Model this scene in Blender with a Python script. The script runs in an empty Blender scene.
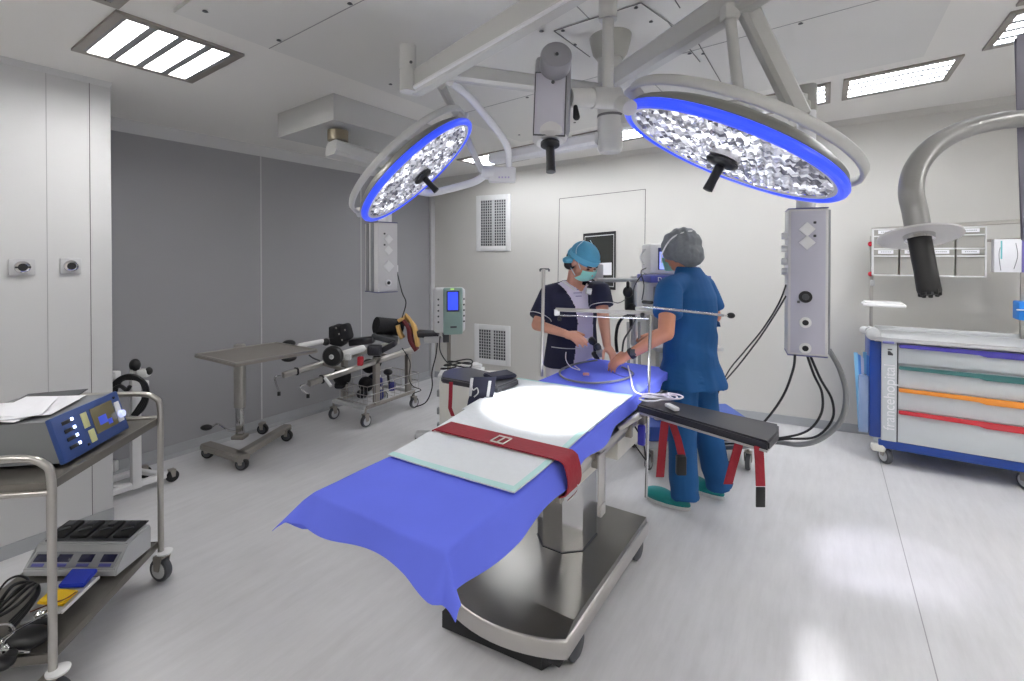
import bpy, bmesh, math, random
from mathutils import Vector, Matrix, noise
random.seed(7)
PI = math.pi
V = Vector
COL = bpy.context.scene.collection

# ------------------------------------------------------------------ camera model and point helpers
FPX, CX, CY, EYE = 482.0, 506.0, 260.0, 1.53
YAW, PITCH = math.radians(-33.6), math.radians(0.5)
cyw, syw, cp, sp = math.cos(YAW), math.sin(YAW), math.cos(PITCH), math.sin(PITCH)
FWD = V((syw, cyw, 0)); RGT = V((cyw, -syw, 0))

def ray(px, py):
    xr = (px - CX) / FPX; up = -(py - CY) / FPX
    yf = cp + up * sp; z = -sp + up * cp
    return V((cyw * xr + syw * yf, -syw * xr + cyw * yf, z))
def G(px, py, z=0.0):                      # point at height z
    r = ray(px, py); t = (z - EYE) / r.z
    return V((r.x * t, r.y * t, z))
def AX(px, py, x):                         # point on the plane x
    r = ray(px, py); t = x / r.x
    return V((x, r.y * t, EYE + r.z * t))
def AY(px, py, y):                         # point on the plane y
    r = ray(px, py); t = y / r.y
    return V((r.x * t, y, EYE + r.z * t))
def D(px, py, d):                          # point at distance d along the view
    r = ray(px, py); return V((r.x * d, r.y * d, EYE + r.z * d))
def zc(x): return 2.5 + 0.05 * (x + 3.9)   # gently sloping suspended ceiling
WA, WS = 5.10, 0.13
def wy(x): return WA + WS * x              # back wall line
def BW(px, py, off=0.0):
    r = ray(px, py); t = (WA - off) / (r.y - WS * r.x)
    return V((r.x * t, r.y * t, EYE + r.z * t))
BWN = V((WS, -1, 0)).normalized(); BWT = V((1, WS, 0)).normalized()

# ------------------------------------------------------------------ materials
def lin(c):
    c = c / 255.0
    return c / 12.92 if c <= 0.04045 else ((c + 0.055) / 1.055) ** 2.4
MATS = {}
def mat(name, rgb, rough=0.5, metal=0.0, var=0.04, scale=12, bump=0.0, emit=0.0, ecol=None, coat=0.0, spec=None, trans=0.0, alpha=1.0):
    if name in MATS: return MATS[name]
    m = bpy.data.materials.new(name); m.use_nodes = True
    nt = m.node_tree; b = nt.nodes['Principled BSDF']
    c = [lin(v) for v in rgb] + [1]
    tc = nt.nodes.new('ShaderNodeTexCoord'); nz = nt.nodes.new('ShaderNodeTexNoise')
    nz.inputs['Scale'].default_value = scale; nz.inputs['Detail'].default_value = 3
    nt.links.new(tc.outputs['Object'], nz.inputs['Vector'])
    mp = nt.nodes.new('ShaderNodeMapRange')
    mp.inputs['To Min'].default_value = 1 - var; mp.inputs['To Max'].default_value = 1 + var
    nt.links.new(nz.outputs['Fac'], mp.inputs['Value'])
    mx = nt.nodes.new('ShaderNodeVectorMath'); mx.operation = 'SCALE'
    mx.inputs[0].default_value = c[:3]; nt.links.new(mp.outputs[0], mx.inputs['Scale'])
    nt.links.new(mx.outputs[0], b.inputs['Base Color'])
    b.inputs['Roughness'].default_value = rough; b.inputs['Metallic'].default_value = metal
    b.inputs['Coat Weight'].default_value = coat
    if spec is not None: b.inputs['Specular IOR Level'].default_value = spec
    b.inputs['Transmission Weight'].default_value = trans
    b.inputs['Alpha'].default_value = alpha
    if emit:
        b.inputs['Emission Color'].default_value = ([lin(v) for v in ecol] + [1]) if ecol else c
        b.inputs['Emission Strength'].default_value = emit
    if bump:
        bp = nt.nodes.new('ShaderNodeBump'); bp.inputs['Strength'].default_value = bump
        bp.inputs['Distance'].default_value = 0.01
        nt.links.new(nz.outputs['Fac'], bp.inputs['Height']); nt.links.new(bp.outputs[0], b.inputs['Normal'])
    MATS[name] = m
    return m

white_wall = mat('white_wall', (206, 206, 206), .55, var=.015, scale=2)
back_wall_m = mat('back_wall_paint', (207, 205, 200), .5, var=.015, scale=2)
grey_wall = mat('grey_wall', (157, 157, 160), .5, var=.03, scale=1.5)
ceil_m = mat('ceiling_paint', (232, 230, 226), .6, var=.02, scale=2)
panel_m = mat('ceiling_panel', (220, 219, 216), .45, var=.02, scale=2)
line_m = mat('dark_joint', (110, 110, 110), .6)
trim_m = mat('pale_trim', (196, 196, 198), .4)
base_m = mat('grey_baseboard', (165, 167, 170), .4)
steel = mat('brushed_steel', (186, 183, 178), .3, .85, var=.06, scale=30)
steel_d = mat('steel_dull', (160, 155, 148), .45, .65, var=.06, scale=25)
chrome = mat('chrome', (205, 205, 205), .12, 1.0, var=.02)
polish = mat('polished_base_steel', (140, 138, 135), .3, 1.0, var=.05, scale=4)
satin = mat('satin_steel', (196, 193, 190), .35, .8, var=.02)
lampgrey = mat('lamp_housing_grey', (176, 176, 170), .38, .1, var=.02)
armgrey = mat('arm_paint_grey', (200, 200, 198), .38, 0, var=.02)
armwhite = mat('arm_paint_white', (226, 226, 228), .35, 0, var=.02)
pendgrey = mat('pendant_grey', (192, 191, 204), .4, 0, var=.02)
pendlight = mat('pendant_light_grey', (208, 207, 208), .4, 0, var=.02)
purple_edge = mat('purple_grey_trim', (98, 98, 140), .4)
black = mat('black_rubber', (22, 22, 24), .45, var=.1)
black_pad = mat('black_vinyl', (44, 44, 50), .38, var=.06, scale=20)
black_cloth = mat('black_fabric', (26, 26, 30), .8, var=.2, scale=40, bump=.3)
blue_rim = mat('blue_lit_rim', (60, 90, 240), .3, emit=.35, ecol=(50, 80, 255))
drape_m = mat('blue_drape_cloth', (108, 122, 238), .8, var=.05, scale=6, bump=.12, spec=.15)
pad_m = mat('white_absorbent_pad', (226, 230, 232), .8, var=.03, scale=40, bump=.3)
padedge_m = mat('mint_pad_border', (190, 226, 222), .75)
red_m = mat('dark_red_webbing', (150, 24, 42), .65, var=.12, scale=60, bump=.2)
navy_strap = mat('navy_webbing', (38, 40, 62), .7, var=.1)
whitep = mat('white_plastic', (228, 228, 228), .4)
cream = mat('cream_plastic', (214, 212, 204), .4)
ltgrey = mat('light_grey_plastic', (196, 197, 198), .4)
midgrey = mat('mid_grey_plastic', (140, 142, 145), .45)
dkgrey = mat('dark_grey_plastic', (72, 74, 78), .45)
cart_blue = mat('cart_blue', (32, 68, 150), .35)
cart_grey = mat('cart_grey', (203, 208, 211), .38, var=.01)
h_purple = mat('handle_violet', (74, 66, 168), .25, coat=.5)
h_teal = mat('handle_teal', (54, 112, 112), .25, coat=.5)
h_orange = mat('handle_orange', (240, 150, 50), .25, coat=.5)
h_red = mat('handle_red', (206, 40, 56), .25, coat=.5)
skin_m = mat('skin', (214, 158, 136), .5, var=.05, scale=9, spec=.3)
skin_d = mat('skin_warm', (214, 150, 122), .5, var=.05, scale=9, spec=.3)
navy_m = mat('navy_cotton', (28, 30, 58), .8, var=.1, scale=8)
scrub_panel = mat('pale_lilac_cotton', (214, 208, 228), .8, var=.04, scale=8)
scrub_blue = mat('petrol_blue_cotton', (16, 84, 142), .75, var=.16, scale=7, bump=.3)
trouser_white = mat('white_trousers', (206, 202, 214), .8)
cap_blue = mat('turquoise_cap', (84, 160, 196), .75, var=.14, scale=25, bump=.3)
cap_band = mat('turquoise_cap_band', (104, 184, 216), .75)
mask_m = mat('mint_mask', (150, 214, 204), .75, var=.04)
hair_m = mat('black_hair', (26, 22, 22), .6)
clog_m = mat('teal_clog', (20, 140, 140), .45)
green_dev = mat('sage_plastic', (146, 172, 164), .4)
screen_blue = mat('lit_blue_screen', (40, 50, 220), .3, emit=1.2, ecol=(40, 60, 255))
screen_lilac = mat('lit_lilac_screen', (150, 160, 240), .3, emit=.7, ecol=(150, 165, 255))
screen_dark = mat('screen_dark', (60, 64, 60), .15)
glass_dark = mat('dark_window_glass', (52, 54, 52), .08, spec=.6)
paper = mat('paper_white', (236, 236, 240), .7)
defib_blue = mat('device_blue', (50, 78, 140), .4)
blue_bin = mat('bright_blue_bin', (36, 130, 220), .4)
blue_pad = mat('cobalt_pad', (38, 62, 190), .6)
yellow_pad = mat('yellow_pad', (232, 190, 30), .6)
yellow_cloth = mat('sand_yellow_foam', (222, 180, 110), .7)
led_m = mat('lit_indicator', (210, 220, 255), .4, emit=3, ecol=(200, 215, 255))
teal_light = mat('pale_blue_film', (120, 190, 225), .3)
cable_grey = mat('grey_hose', (128, 130, 132), .4)
cable_white = mat('white_cable', (232, 228, 240), .4)
clear_m = mat('clear_plastic', (205, 205, 202), .15, alpha=.45)
brown_m = mat('brass_bush', (140, 130, 110), .4, .4)

def floor_mat():
    m = bpy.data.materials.new('grey_vinyl_floor'); m.use_nodes = True; nt = m.node_tree
    b = nt.nodes['Principled BSDF']; tc = nt.nodes.new('ShaderNodeTexCoord')
    mp = nt.nodes.new('ShaderNodeMapping'); mp.inputs['Scale'].default_value = (16, 2.2, 1)
    nt.links.new(tc.outputs['Object'], mp.inputs['Vector'])
    n1 = nt.nodes.new('ShaderNodeTexNoise'); n1.inputs['Scale'].default_value = 1.2; n1.inputs['Detail'].default_value = 6; n1.inputs['Roughness'].default_value = .7
    nt.links.new(mp.outputs[0], n1.inputs['Vector'])
    n2 = nt.nodes.new('ShaderNodeTexNoise'); n2.inputs['Scale'].default_value = 2.5; n2.inputs['Detail'].default_value = 4
    nt.links.new(tc.outputs['Object'], n2.inputs['Vector'])
    mx = nt.nodes.new('ShaderNodeMix'); mx.inputs['Factor'].default_value = .4
    nt.links.new(n1.outputs['Fac'], mx.inputs[2]); nt.links.new(n2.outputs['Fac'], mx.inputs[3])
    cr = nt.nodes.new('ShaderNodeValToRGB')
    cr.color_ramp.elements[0].position = .36; cr.color_ramp.elements[0].color = (.55, .545, .553, 1)
    cr.color_ramp.elements[1].position = .68; cr.color_ramp.elements[1].color = (.66, .655, .665, 1)
    e = cr.color_ramp.elements.new(.5); e.color = (.60, .595, .605, 1)
    nt.links.new(mx.outputs[0], cr.inputs[0]); nt.links.new(cr.outputs[0], b.inputs['Base Color'])
    b.inputs['Roughness'].default_value = .36
    b.inputs['Specular IOR Level'].default_value = .45
    return m
def lens_mat():
    m = bpy.data.materials.new('faceted_lamp_lenses'); m.use_nodes = True; nt = m.node_tree
    b = nt.nodes['Principled BSDF']; tc = nt.nodes.new('ShaderNodeTexCoord')
    vo = nt.nodes.new('ShaderNodeTexVoronoi'); vo.inputs['Scale'].default_value = 34
    nt.links.new(tc.outputs['Object'], vo.inputs['Vector'])
    cr = nt.nodes.new('ShaderNodeValToRGB')
    cr.color_ramp.elements[0].color = (.10, .10, .16, 1); cr.color_ramp.elements[0].position = .15
    cr.color_ramp.elements[1].color = (.95, .95, 1, 1); cr.color_ramp.elements[1].position = .8
    sx = nt.nodes.new('ShaderNodeSeparateColor'); nt.links.new(vo.outputs['Color'], sx.inputs[0])
    nt.links.new(sx.outputs[0], cr.inputs[0]); nt.links.new(cr.outputs[0], b.inputs['Base Color'])
    b.inputs['Metallic'].default_value = .55; b.inputs['Roughness'].default_value = .2
    mt = nt.nodes.new('ShaderNodeMath'); mt.operation = 'POWER'; mt.inputs[1].default_value = 5
    nt.links.new(sx.outputs[1], mt.inputs[0])
    m2 = nt.nodes.new('ShaderNodeMath'); m2.operation = 'MULTIPLY_ADD'; m2.inputs[1].default_value = 1.1; m2.inputs[2].default_value = .04
    nt.links.new(mt.outputs[0], m2.inputs[0]); nt.links.new(m2.outputs[0], b.inputs['Emission Strength'])
    b.inputs['Emission Color'].default_value = (.9, .92, 1, 1)
    return m
floor_m = floor_mat(); lens_m = lens_mat()
def emis(name, col, s):
    m = bpy.data.materials.new(name); m.use_nodes = True; nt = m.node_tree
    b = nt.nodes['Principled BSDF']; b.inputs['Base Color'].default_value = (*col, 1)
    b.inputs['Emission Color'].default_value = (*col, 1); b.inputs['Emission Strength'].default_value = s
    tc = nt.nodes.new('ShaderNodeTexCoord'); n = nt.nodes.new('ShaderNodeTexNoise'); n.inputs['Scale'].default_value = 30
    nt.links.new(tc.outputs['Object'], n.inputs['Vector'])
    mr = nt.nodes.new('ShaderNodeMapRange'); mr.inputs['To Min'].default_value = s * .8; mr.inputs['To Max'].default_value = s * 1.2
    nt.links.new(n.outputs['Fac'], mr.inputs['Value']); nt.links.new(mr.outputs[0], b.inputs['Emission Strength'])
    return m
PANEL_S = 24.0
tube_light = emis('ceiling_lamp_diffuser', (1.0, .985, .975), 20)
tube_dim = emis('ceiling_lamp_diffuser_dimmed', (.95, .965, 1.0), 13)
fill_rear = emis('added_fill_diffuser_rear', (1.0, .985, .97), 19)  # for the fill lights added behind the viewpoint
fill_right = emis('added_fill_diffuser_right', (1.0, .985, .97), 34)  # for the stronger fill lights added out of view on the right

# ------------------------------------------------------------------ mesh builder
class M:
    def __init__(s): s.b = bmesh.new()
    def face(s, pts):
        vs = [s.b.verts.new(p) for p in pts]; s.b.faces.new(vs); return s
    def boxr(s, c, size, R=None, bev=0.0, seg=2):
        t = bmesh.new(); bmesh.ops.create_cube(t, size=1)
        for v in t.verts: v.co = V((v.co.x * size[0], v.co.y * size[1], v.co.z * size[2]))
        if bev > 0:
            bmesh.ops.bevel(t, geom=list(t.edges), offset=min(bev, min(size) * .49), segments=seg, affect='EDGES', profile=.5)
        for v in t.verts:
            p = v.co
            if R is not None: p = R @ p
            v.co = p + V(c)
        s._merge(t); return s
    def box(s, x0, x1, y0, y1, z0, z1, bev=0.0):
        return s.boxr(((x0 + x1) / 2, (y0 + y1) / 2, (z0 + z1) / 2), (abs(x1 - x0), abs(y1 - y0), abs(z1 - z0)), None, bev)
    def _merge(s, t):
        mp = {}
        for v in t.verts: mp[v] = s.b.verts.new(v.co)
        for f in t.faces:
            try: s.b.faces.new([mp[v] for v in f.verts])
            except ValueError: pass
        t.free()
    def ring(s, c, ax, r, n, ref=None, r2=None):
        ax = ax.normalized()
        if ref is None: ref = V((0, 0, 1)) if abs(ax.z) < .9 else V((1, 0, 0))
        u = (ref - ax * ref.dot(ax)).normalized(); w = ax.cross(u)
        r2 = r if r2 is None else r2
        return [s.b.verts.new(c + u * math.cos(2 * PI * i / n) * r + w * math.sin(2 * PI * i / n) * r2) for i in range(n)]
    def bridge(s, a, b):
        n = len(a)
        for i in range(n): s.b.faces.new([a[i], a[(i + 1) % n], b[(i + 1) % n], b[i]])
    def lathe(s, prof, o, ax, n=28, cap=True, ref=None):
        o = V(o); ax = V(ax).normalized(); rings = []
        for r, h in prof: rings.append(s.ring(o + ax * h, ax, max(r, 1e-4), n, ref))
        for a, b in zip(rings, rings[1:]): s.bridge(a, b)
        if cap: s.b.faces.new(list(reversed(rings[0]))); s.b.faces.new(rings[-1])
        return s
    def cyl(s, p0, p1, r0, r1=None, n=18):
        p0, p1 = V(p0), V(p1); r1 = r0 if r1 is None else r1
        return s.lathe([(r0, 0), (r1, (p1 - p0).length)], p0, p1 - p0, n)
    def cap(s, p0, p1, r0, r1, n=14):
        p0, p1 = V(p0), V(p1); L = (p1 - p0).length; pr = []
        for i in range(5):
            a = -PI / 2 + PI / 2 * i / 4; pr.append((r0 * math.cos(a), r0 * math.sin(a)))
        for i in range(5):
            a = PI / 2 * i / 4; pr.append((r1 * math.cos(a), L + r1 * math.sin(a)))
        return s.lathe(pr, p0, p1 - p0, n)
    def ell(s, c, r, R=None, nu=20, nv=12):
        c = V(c); rows = []
        for j in range(nv + 1):
            ph = -PI / 2 + PI * j / nv; row = []
            for i in range(nu):
                th = 2 * PI * i / nu
                p = V((r[0] * max(math.cos(ph), 1e-3) * math.cos(th), r[1] * max(math.cos(ph), 1e-3) * math.sin(th), r[2] * math.sin(ph)))
                if R is not None: p = R @ p
                row.append(s.b.verts.new(c + p))
            rows.append(row)
        for a, b in zip(rows, rows[1:]): s.bridge(a, b)
        s.b.faces.new(list(reversed(rows[0]))); s.b.faces.new(rows[-1]); return s
    def tube(s, pts, r, n=8, sm=6, closed=False):
        P = spline([V(p) for p in pts], sm, closed) if sm > 1 else [V(p) for p in pts]
        N = len(P); rings = []; u = None
        for i in range(N):
            if closed: t = P[(i + 1) % N] - P[i - 1]
            else: t = P[min(i + 1, N - 1)] - P[max(i - 1, 0)]
            t.normalize()
            if u is None:
                ref = V((0, 0, 1)) if abs(t.z) < .9 else V((1, 0, 0)); u = (ref - t * ref.dot(t)).normalized()
            else:
                u = u - t * u.dot(t); u.normalize()
            w = t.cross(u); rr = r(i / (N - 1)) if callable(r) else r
            rings.append([s.b.verts.new(P[i] + (u * math.cos(2 * PI * k / n) + w * math.sin(2 * PI * k / n)) * rr) for k in range(n)])
        for a, b in zip(rings, rings[1:]): s.bridge(a, b)
        if closed: s.bridge(rings[-1], rings[0])
        else: s.b.faces.new(list(reversed(rings[0]))); s.b.faces.new(rings[-1])
        return s
    def prism(s, pts, vec):
        pts = [V(p) for p in pts]; vec = V(vec)
        a = [s.b.verts.new(p) for p in pts]; b = [s.b.verts.new(p + vec) for p in pts]
        s.b.faces.new(a); s.b.faces.new(list(reversed(b)))
        n = len(a)
        for i in range(n): s.b.faces.new([a[i], b[i], b[(i + 1) % n], a[(i + 1) % n]])
        return s
    def sweep(s, pts, w, h, up=V((0, 0, 1)), sm=1):   # rectangular section bar along a path
        P = spline([V(p) for p in pts], sm) if sm > 1 else [V(p) for p in pts]
        N = len(P); rings = []
        for i in range(N):
            t = (P[min(i + 1, N - 1)] - P[max(i - 1, 0)]).normalized()
            sd = t.cross(up).normalized(); u = sd.cross(t)
            ch = min(w, h) * .22
            prof = [(-w / 2 + ch, -h / 2), (w / 2 - ch, -h / 2), (w / 2, -h / 2 + ch), (w / 2, h / 2 - ch), (w / 2 - ch, h / 2), (-w / 2 + ch, h / 2), (-w / 2, h / 2 - ch), (-w / 2, -h / 2 + ch)]
            rings.append([s.b.verts.new(P[i] + sd * a + u * b) for a, b in prof])
        for a, b in zip(rings, rings[1:]): s.bridge(a, b)
        s.b.faces.new(list(reversed(rings[0]))); s.b.faces.new(rings[-1]); return s
    def grid(s, fn, nu, nv):
        g = [[s.b.verts.new(fn(i / nu, j / nv)) for j in range(nv + 1)] for i in range(nu + 1)]
        for i in range(nu):
            for j in range(nv): s.b.faces.new([g[i][j], g[i + 1][j], g[i + 1][j + 1], g[i][j + 1]])
        return s
    def loft(s, secs, l, f, n=24):
        rings = []
        for c, a, b in secs:
            rings.append([s.b.verts.new(V(c) + l * (a * math.cos(2 * PI * i / n)) + f * (b * math.sin(2 * PI * i / n))) for i in range(n)])
        for a, b in zip(rings, rings[1:]): s.bridge(a, b)
        s.b.faces.new(list(reversed(rings[0]))); s.b.faces.new(rings[-1]); return s

def spline(P, k, closed=False):
    if len(P) < 3: return P
    out = []; N = len(P)
    rng = range(N) if closed else range(N - 1)
    for i in rng:
        if closed: p0, p1, p2, p3 = P[i - 1], P[i], P[(i + 1) % N], P[(i + 2) % N]
        else: p0, p1, p2, p3 = P[max(i - 1, 0)], P[i], P[i + 1], P[min(i + 2, N - 1)]
        for j in range(k):
            t = j / k
            out.append(.5 * ((2 * p1) + (p2 - p0) * t + (2 * p0 - 5 * p1 + 4 * p2 - p3) * t * t + (3 * p1 - p0 - 3 * p2 + p3) * t ** 3))
    if not closed: out.append(P[-1])
    return out

def rootmat(o):
    while o.parent: o = o.parent
    return Matrix.Translation(o.location) @ Matrix.Rotation(o.rotation_euler.z, 4, 'Z')

def obj(name, m, material, parent=None, angle=35, local=False, solid=0.0, mods=()):
    me = bpy.data.meshes.new(name)
    bmesh.ops.recalc_face_normals(m.b, faces=m.b.faces)
    m.b.to_mesh(me); m.b.free(); me.materials.append(material)
    o = bpy.data.objects.new(name, me); COL.objects.link(o)
    if solid:
        md = o.modifiers.new('s', 'SOLIDIFY'); md.thickness = solid; md.offset = 0
    for k, kw in mods:
        md = o.modifiers.new(k, k)
        for a, b in kw.items(): setattr(md, a, b)
    if solid or mods: bake(o)
    me = o.data
    for p in me.polygons: p.use_smooth = True
    me.set_sharp_from_angle(angle=math.radians(angle))
    if parent is not None:
        if not local: me.transform(rootmat(parent).inverted())
        o.parent = parent
    return o
def bake(o):
    dg = bpy.context.evaluated_depsgraph_get(); dg.update()
    me = bpy.data.meshes.new_from_object(o.evaluated_get(dg))
    o.modifiers.clear(); old = o.data; o.data = me; bpy.data.meshes.remove(old)

def thing(name, label, cat, loc=(0, 0, 0), rotz=0, group=None):
    o = bpy.data.objects.new(name, None); COL.objects.link(o); o.empty_display_size = .1
    o.location = V(loc); o.rotation_euler = (0, 0, rotz); o['label'] = label; o['category'] = cat
    if group: o['group'] = group
    return o
def tag(o, label, cat, group=None):
    o['label'] = label; o['category'] = cat
    if group: o['group'] = group
    # put the origin of a single-mesh thing at its base
    me = o.data; xs = [v.co for v in me.vertices]
    c = V((sum(v.x for v in xs) / len(xs), sum(v.y for v in xs) / len(xs), min(v.z for v in xs)))
    me.transform(Matrix.Translation(-c)); o.location = c
    return o
def struct(name, m, material, parent=None, **k):
    o = obj(name, m, material, parent, **k)
    if parent is None: o['kind'] = 'structure'
    return o
def dup(root, loc, rotz, label, group=None):
    r = root.copy(); COL.objects.link(r); r.location = V(loc); r.rotation_euler = (0, 0, rotz); r['label'] = label
    if group: r['group'] = group
    for ch in list(root.children):
        c = ch.copy(); COL.objects.link(c); c.parent = r
        for g in ch.children:
            d = g.copy(); COL.objects.link(d); d.parent = c
    return r
def text(name, s, size, pos, R, material, parent=None, depth=.0008, align='LEFT'):
    cu = bpy.data.curves.new(name, 'FONT'); cu.body = s; cu.size = size; cu.extrude = depth; cu.align_x = align; cu.align_y = 'CENTER'
    t = bpy.data.objects.new('tmp_text', cu); COL.objects.link(t)
    dg = bpy.context.evaluated_depsgraph_get(); dg.update()
    me = bpy.data.meshes.new_from_object(t.evaluated_get(dg)); bpy.data.objects.remove(t); bpy.data.curves.remove(cu)
    me.transform(Matrix.Translation(V(pos)) @ R.to_4x4()); me.materials.clear(); me.materials.append(material)
    o = bpy.data.objects.new(name, me); COL.objects.link(o)
    if parent is not None: me.transform(rootmat(parent).inverted()); o.parent = parent
    return o
def basis(x, y, z):
    return Matrix((x, y, z)).transposed()
RC = basis(RGT, FWD, V((0, 0, 1)))          # axes square to the entrance corner diagonal

def caster(parent, p, r=.045, w=.025, d=V((0, 1, 0)), top=None, body=steel_d, tyre=dkgrey, hub=ltgrey):
    p = V(p); d = d.normalized(); s = d.cross(V((0, 0, 1))); top = top or r * 2.6
    m = M(); c = p + V((0, 0, r))
    a = c - d * r * .35
    for q in (-1, 1): m.prism([c + s * q * w * .72 + d * r * .25, c + s * q * w * .72 - d * r * .25, a + s * q * w * .72 + V((0, 0, r * 1.15)) - d * r * .2, a + s * q * w * .72 + V((0, 0, r * 1.15)) + d * r * .7], s * q * .004)
    m.boxr(a + V((0, 0, r * 1.15)) + d * r * .25, (w * 1.6, r * 1.0, .008), basis(s, d, V((0, 0, 1))), .003)
    m.cyl(a + V((0, 0, r * 1.1)) + d * r * .3, V((a.x, a.y, p.z + top)) + d * r * .3, .01)
    f = obj('caster', m, body, parent)
    m = M(); m.lathe([(r * .75, -w / 2), (r * .93, -w / 2), (r, -w / 4), (r, w / 4), (r * .93, w / 2), (r * .75, w / 2)], c, s, 22)
    obj('wheel', m, tyre, f)
    m = M(); m.lathe([(r * .2, -w * .56), (r * .7, -w * .53), (r * .7, w * .53), (r * .2, w * .56)], c, s, 18); obj('hub', m, hub, f)
    return f

# ------------------------------------------------------------------ the room
FX0, FX1, FY0, FY1 = -4.9, 3.2, -2.6, 5.6
struct('floor', M().box(FX0, FX1, FY0, FY1, -.06, 0), floor_m)
def slope_box(x0, x1, y0, y1, dz0, dz1):     # box hugging the sloping ceiling
    m = M(); p = []
    for x, y in ((x0, y0), (x1, y0), (x1, y1), (x0, y1)): p.append(V((x, y, zc(x) + dz0)))
    q = [v + V((0, 0, dz1 - dz0)) for v in p]
    m.face(p); m.face(q[::-1])
    for i in range(4): m.face([p[i], p[(i + 1) % 4], q[(i + 1) % 4], q[i]])
    bmesh.ops.remove_doubles(m.b, verts=m.b.verts, dist=1e-6)
    return m
struct('ceiling', slope_box(FX0, FX1, FY0, FY1, 0, .08), ceil_m)
# left white wall block
struct('wall_left', M().box(-4.9, -3.44, FY0, 1.06, 0, 2.56, .004), white_wall)
for i, px in enumerate((47.6, 90.8)):
    y = AX(px, 300, -3.44).y
    struct('trim_%d' % (i + 1), M().box(-3.4395, -3.4385, y - .0015, y + .0015, .02, 2.50), (mat('faint_joint', (176, 176, 178), .6), line_m)[i])
struct('trim_3', M().prism([(-3.44, FY0, 2.522), (-3.415, FY0, 2.523), (-3.44, FY0, 2.495)], (0, 1.06 - FY0, 0)), white_wall)
GX = -4.15
struct('wall_grey', M().box(GX - .1, GX, 1.0, 4.62, 0, 2.55), grey_wall)
struct('wall_back', M().prism([(GX - .1, wy(GX - .1), 0), (FX1, wy(FX1), 0), (FX1, wy(FX1) + .1, 0), (GX - .1, wy(GX - .1) + .1, 0)], (0, 0, 2.9)), back_wall_m)
struct('wall_right', M().box(FX1 - .1, FX1, FY0, wy(FX1), 0, 2.95), back_wall_m)
struct('wall_front', M().box(-3.44, FX1, FY0 - .1, FY0, 0, 2.95), back_wall_m)
# cove trims and wall panel seams
struct('trim_4', M().prism([(GX, 1.06, 2.485), (GX + .05, 1.06, 2.492), (GX, 1.06, 2.405)], (0, 3.45, 0)), white_wall)
m = M()
p = [V((GX, wy(GX), zc(GX))), V((FX1 - .1, wy(FX1 - .1), zc(FX1)))]
a = [p[0], p[0] + BWN * .05, p[0] + V((0, 0, -.05))]; b_ = [p[1], p[1] + BWN * .05, p[1] + V((0, 0, -.05))]
for i in range(3): m.face([a[i], a[(i + 1) % 3], b_[(i + 1) % 3], b_[i]])
m.face(a); m.face(b_[::-1])
struct('trim_5', m, back_wall_m)
for i, px in enumerate((261, 361)):
    y = AX(px, 260, GX).y
    struct('trim_%d' % (6 + i), M().box(GX, GX + .003, y - .006, y + .006, .07, 2.41), trim_m)
struct('trim_8', M().box(GX, GX + .04, wy(GX) - .06, wy(GX) + .02, .0, 2.45, .01), trim_m)
struct('baseboard_grey', M().prism([(GX, 1.0, .0), (GX + .045, 1.0, .0), (GX + .012, 1.0, .02), (GX + .004, 1.0, .085), (GX, 1.0, .085)], (0, 3.54, 0)), base_m)
m = M(); a = V((GX, wy(GX), 0)); L = (V((FX1 - .1, wy(FX1 - .1), 0)) - a)
m.prism([a, a + BWN * .012, a + BWN * .008 + V((0, 0, .075)), a + V((0, 0, .075))], L); struct('baseboard_back', m, base_m)
struct('baseboard_left', M().box(-3.44, -3.432, FY0, 1.06, 0, .07), base_m)
# a welded seam in the vinyl
m = M(); p0 = G(893, 510); p1 = G(936, 681)
m.box(p0.x - .002, p0.x + .002, -1.0, 5.0, 0, .0006); struct('trim_9', m, mat('floor_weld', (150, 150, 152), .5))

# ------------------------------------------------------------------ ceiling fixtures
def fixture(x0, x1, y0, y1, label, dark=False, tl=None):
    c = V(((x0 + x1) / 2, (y0 + y1) / 2, zc((x0 + x1) / 2)))
    t = thing('ceiling_light', label, 'ceiling light', c, 0, 'recessed ceiling lights')
    f = .035
    m = M()
    def add(mm):
        tmp = bpy.data.meshes.new('t'); mm.b.to_mesh(tmp); m.b.from_mesh(tmp); bpy.data.meshes.remove(tmp); mm.b.free()
    add(slope_box(x0, x1, y0, y0 + f, -.012, .001)); add(slope_box(x0, x1, y1 - f, y1, -.012, .001))
    add(slope_box(x0, x0 + f, y0 + f, y1 - f, -.012, .001)); add(slope_box(x1 - f, x1, y0 + f, y1 - f, -.012, .001))
    obj('frame', m, steel_d, t)
    n = 4; yy0, yy1 = y0 + f, y1 - f; h = (yy1 - yy0) / n
    for k in range(n):
        obj('diffuser', slope_box(x0 + f, x1 - f, yy0 + k * h + .017, yy0 + (k + 1) * h - .017, -.006, -.002), (tl or tube_light) if not dark else dkgrey, t)
    m = M()
    for k in range(24 if not dark else 0):
        xx = x0 + f + (x1 - x0 - 2 * f) * (k + .5) / 24; add(slope_box(xx - .0015, xx + .0015, yy0, yy1, -.0095, -.0065))
    for k in range(n + 1):
        add(slope_box(x0 + f, x1 - f, yy0 + k * h - .017, yy0 + k * h + .017, -.010, -.001))
    obj('louvre', m, midgrey, t)
    return t
fixture(-3.07, -2.50, .79, 1.33, 'square louvred ceiling light above the white left wall')
pos = ['widest lit ceiling light above the medicine cart', 'lit ceiling light between the big right lamp head and its neighbour over the cart', 'ceiling light hidden partly behind the top of the big right lamp head',
       'ceiling light just left of the central mast, low over the back wall', 'ceiling light showing behind the grey camera head', 'ceiling light behind the arms at the left lamp head, farthest left of the row']
for k in range(6):
    fixture(.09 - k * .66, .68 - k * .66, 3.90, 4.40, pos[k], tl=tube_dim)
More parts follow.
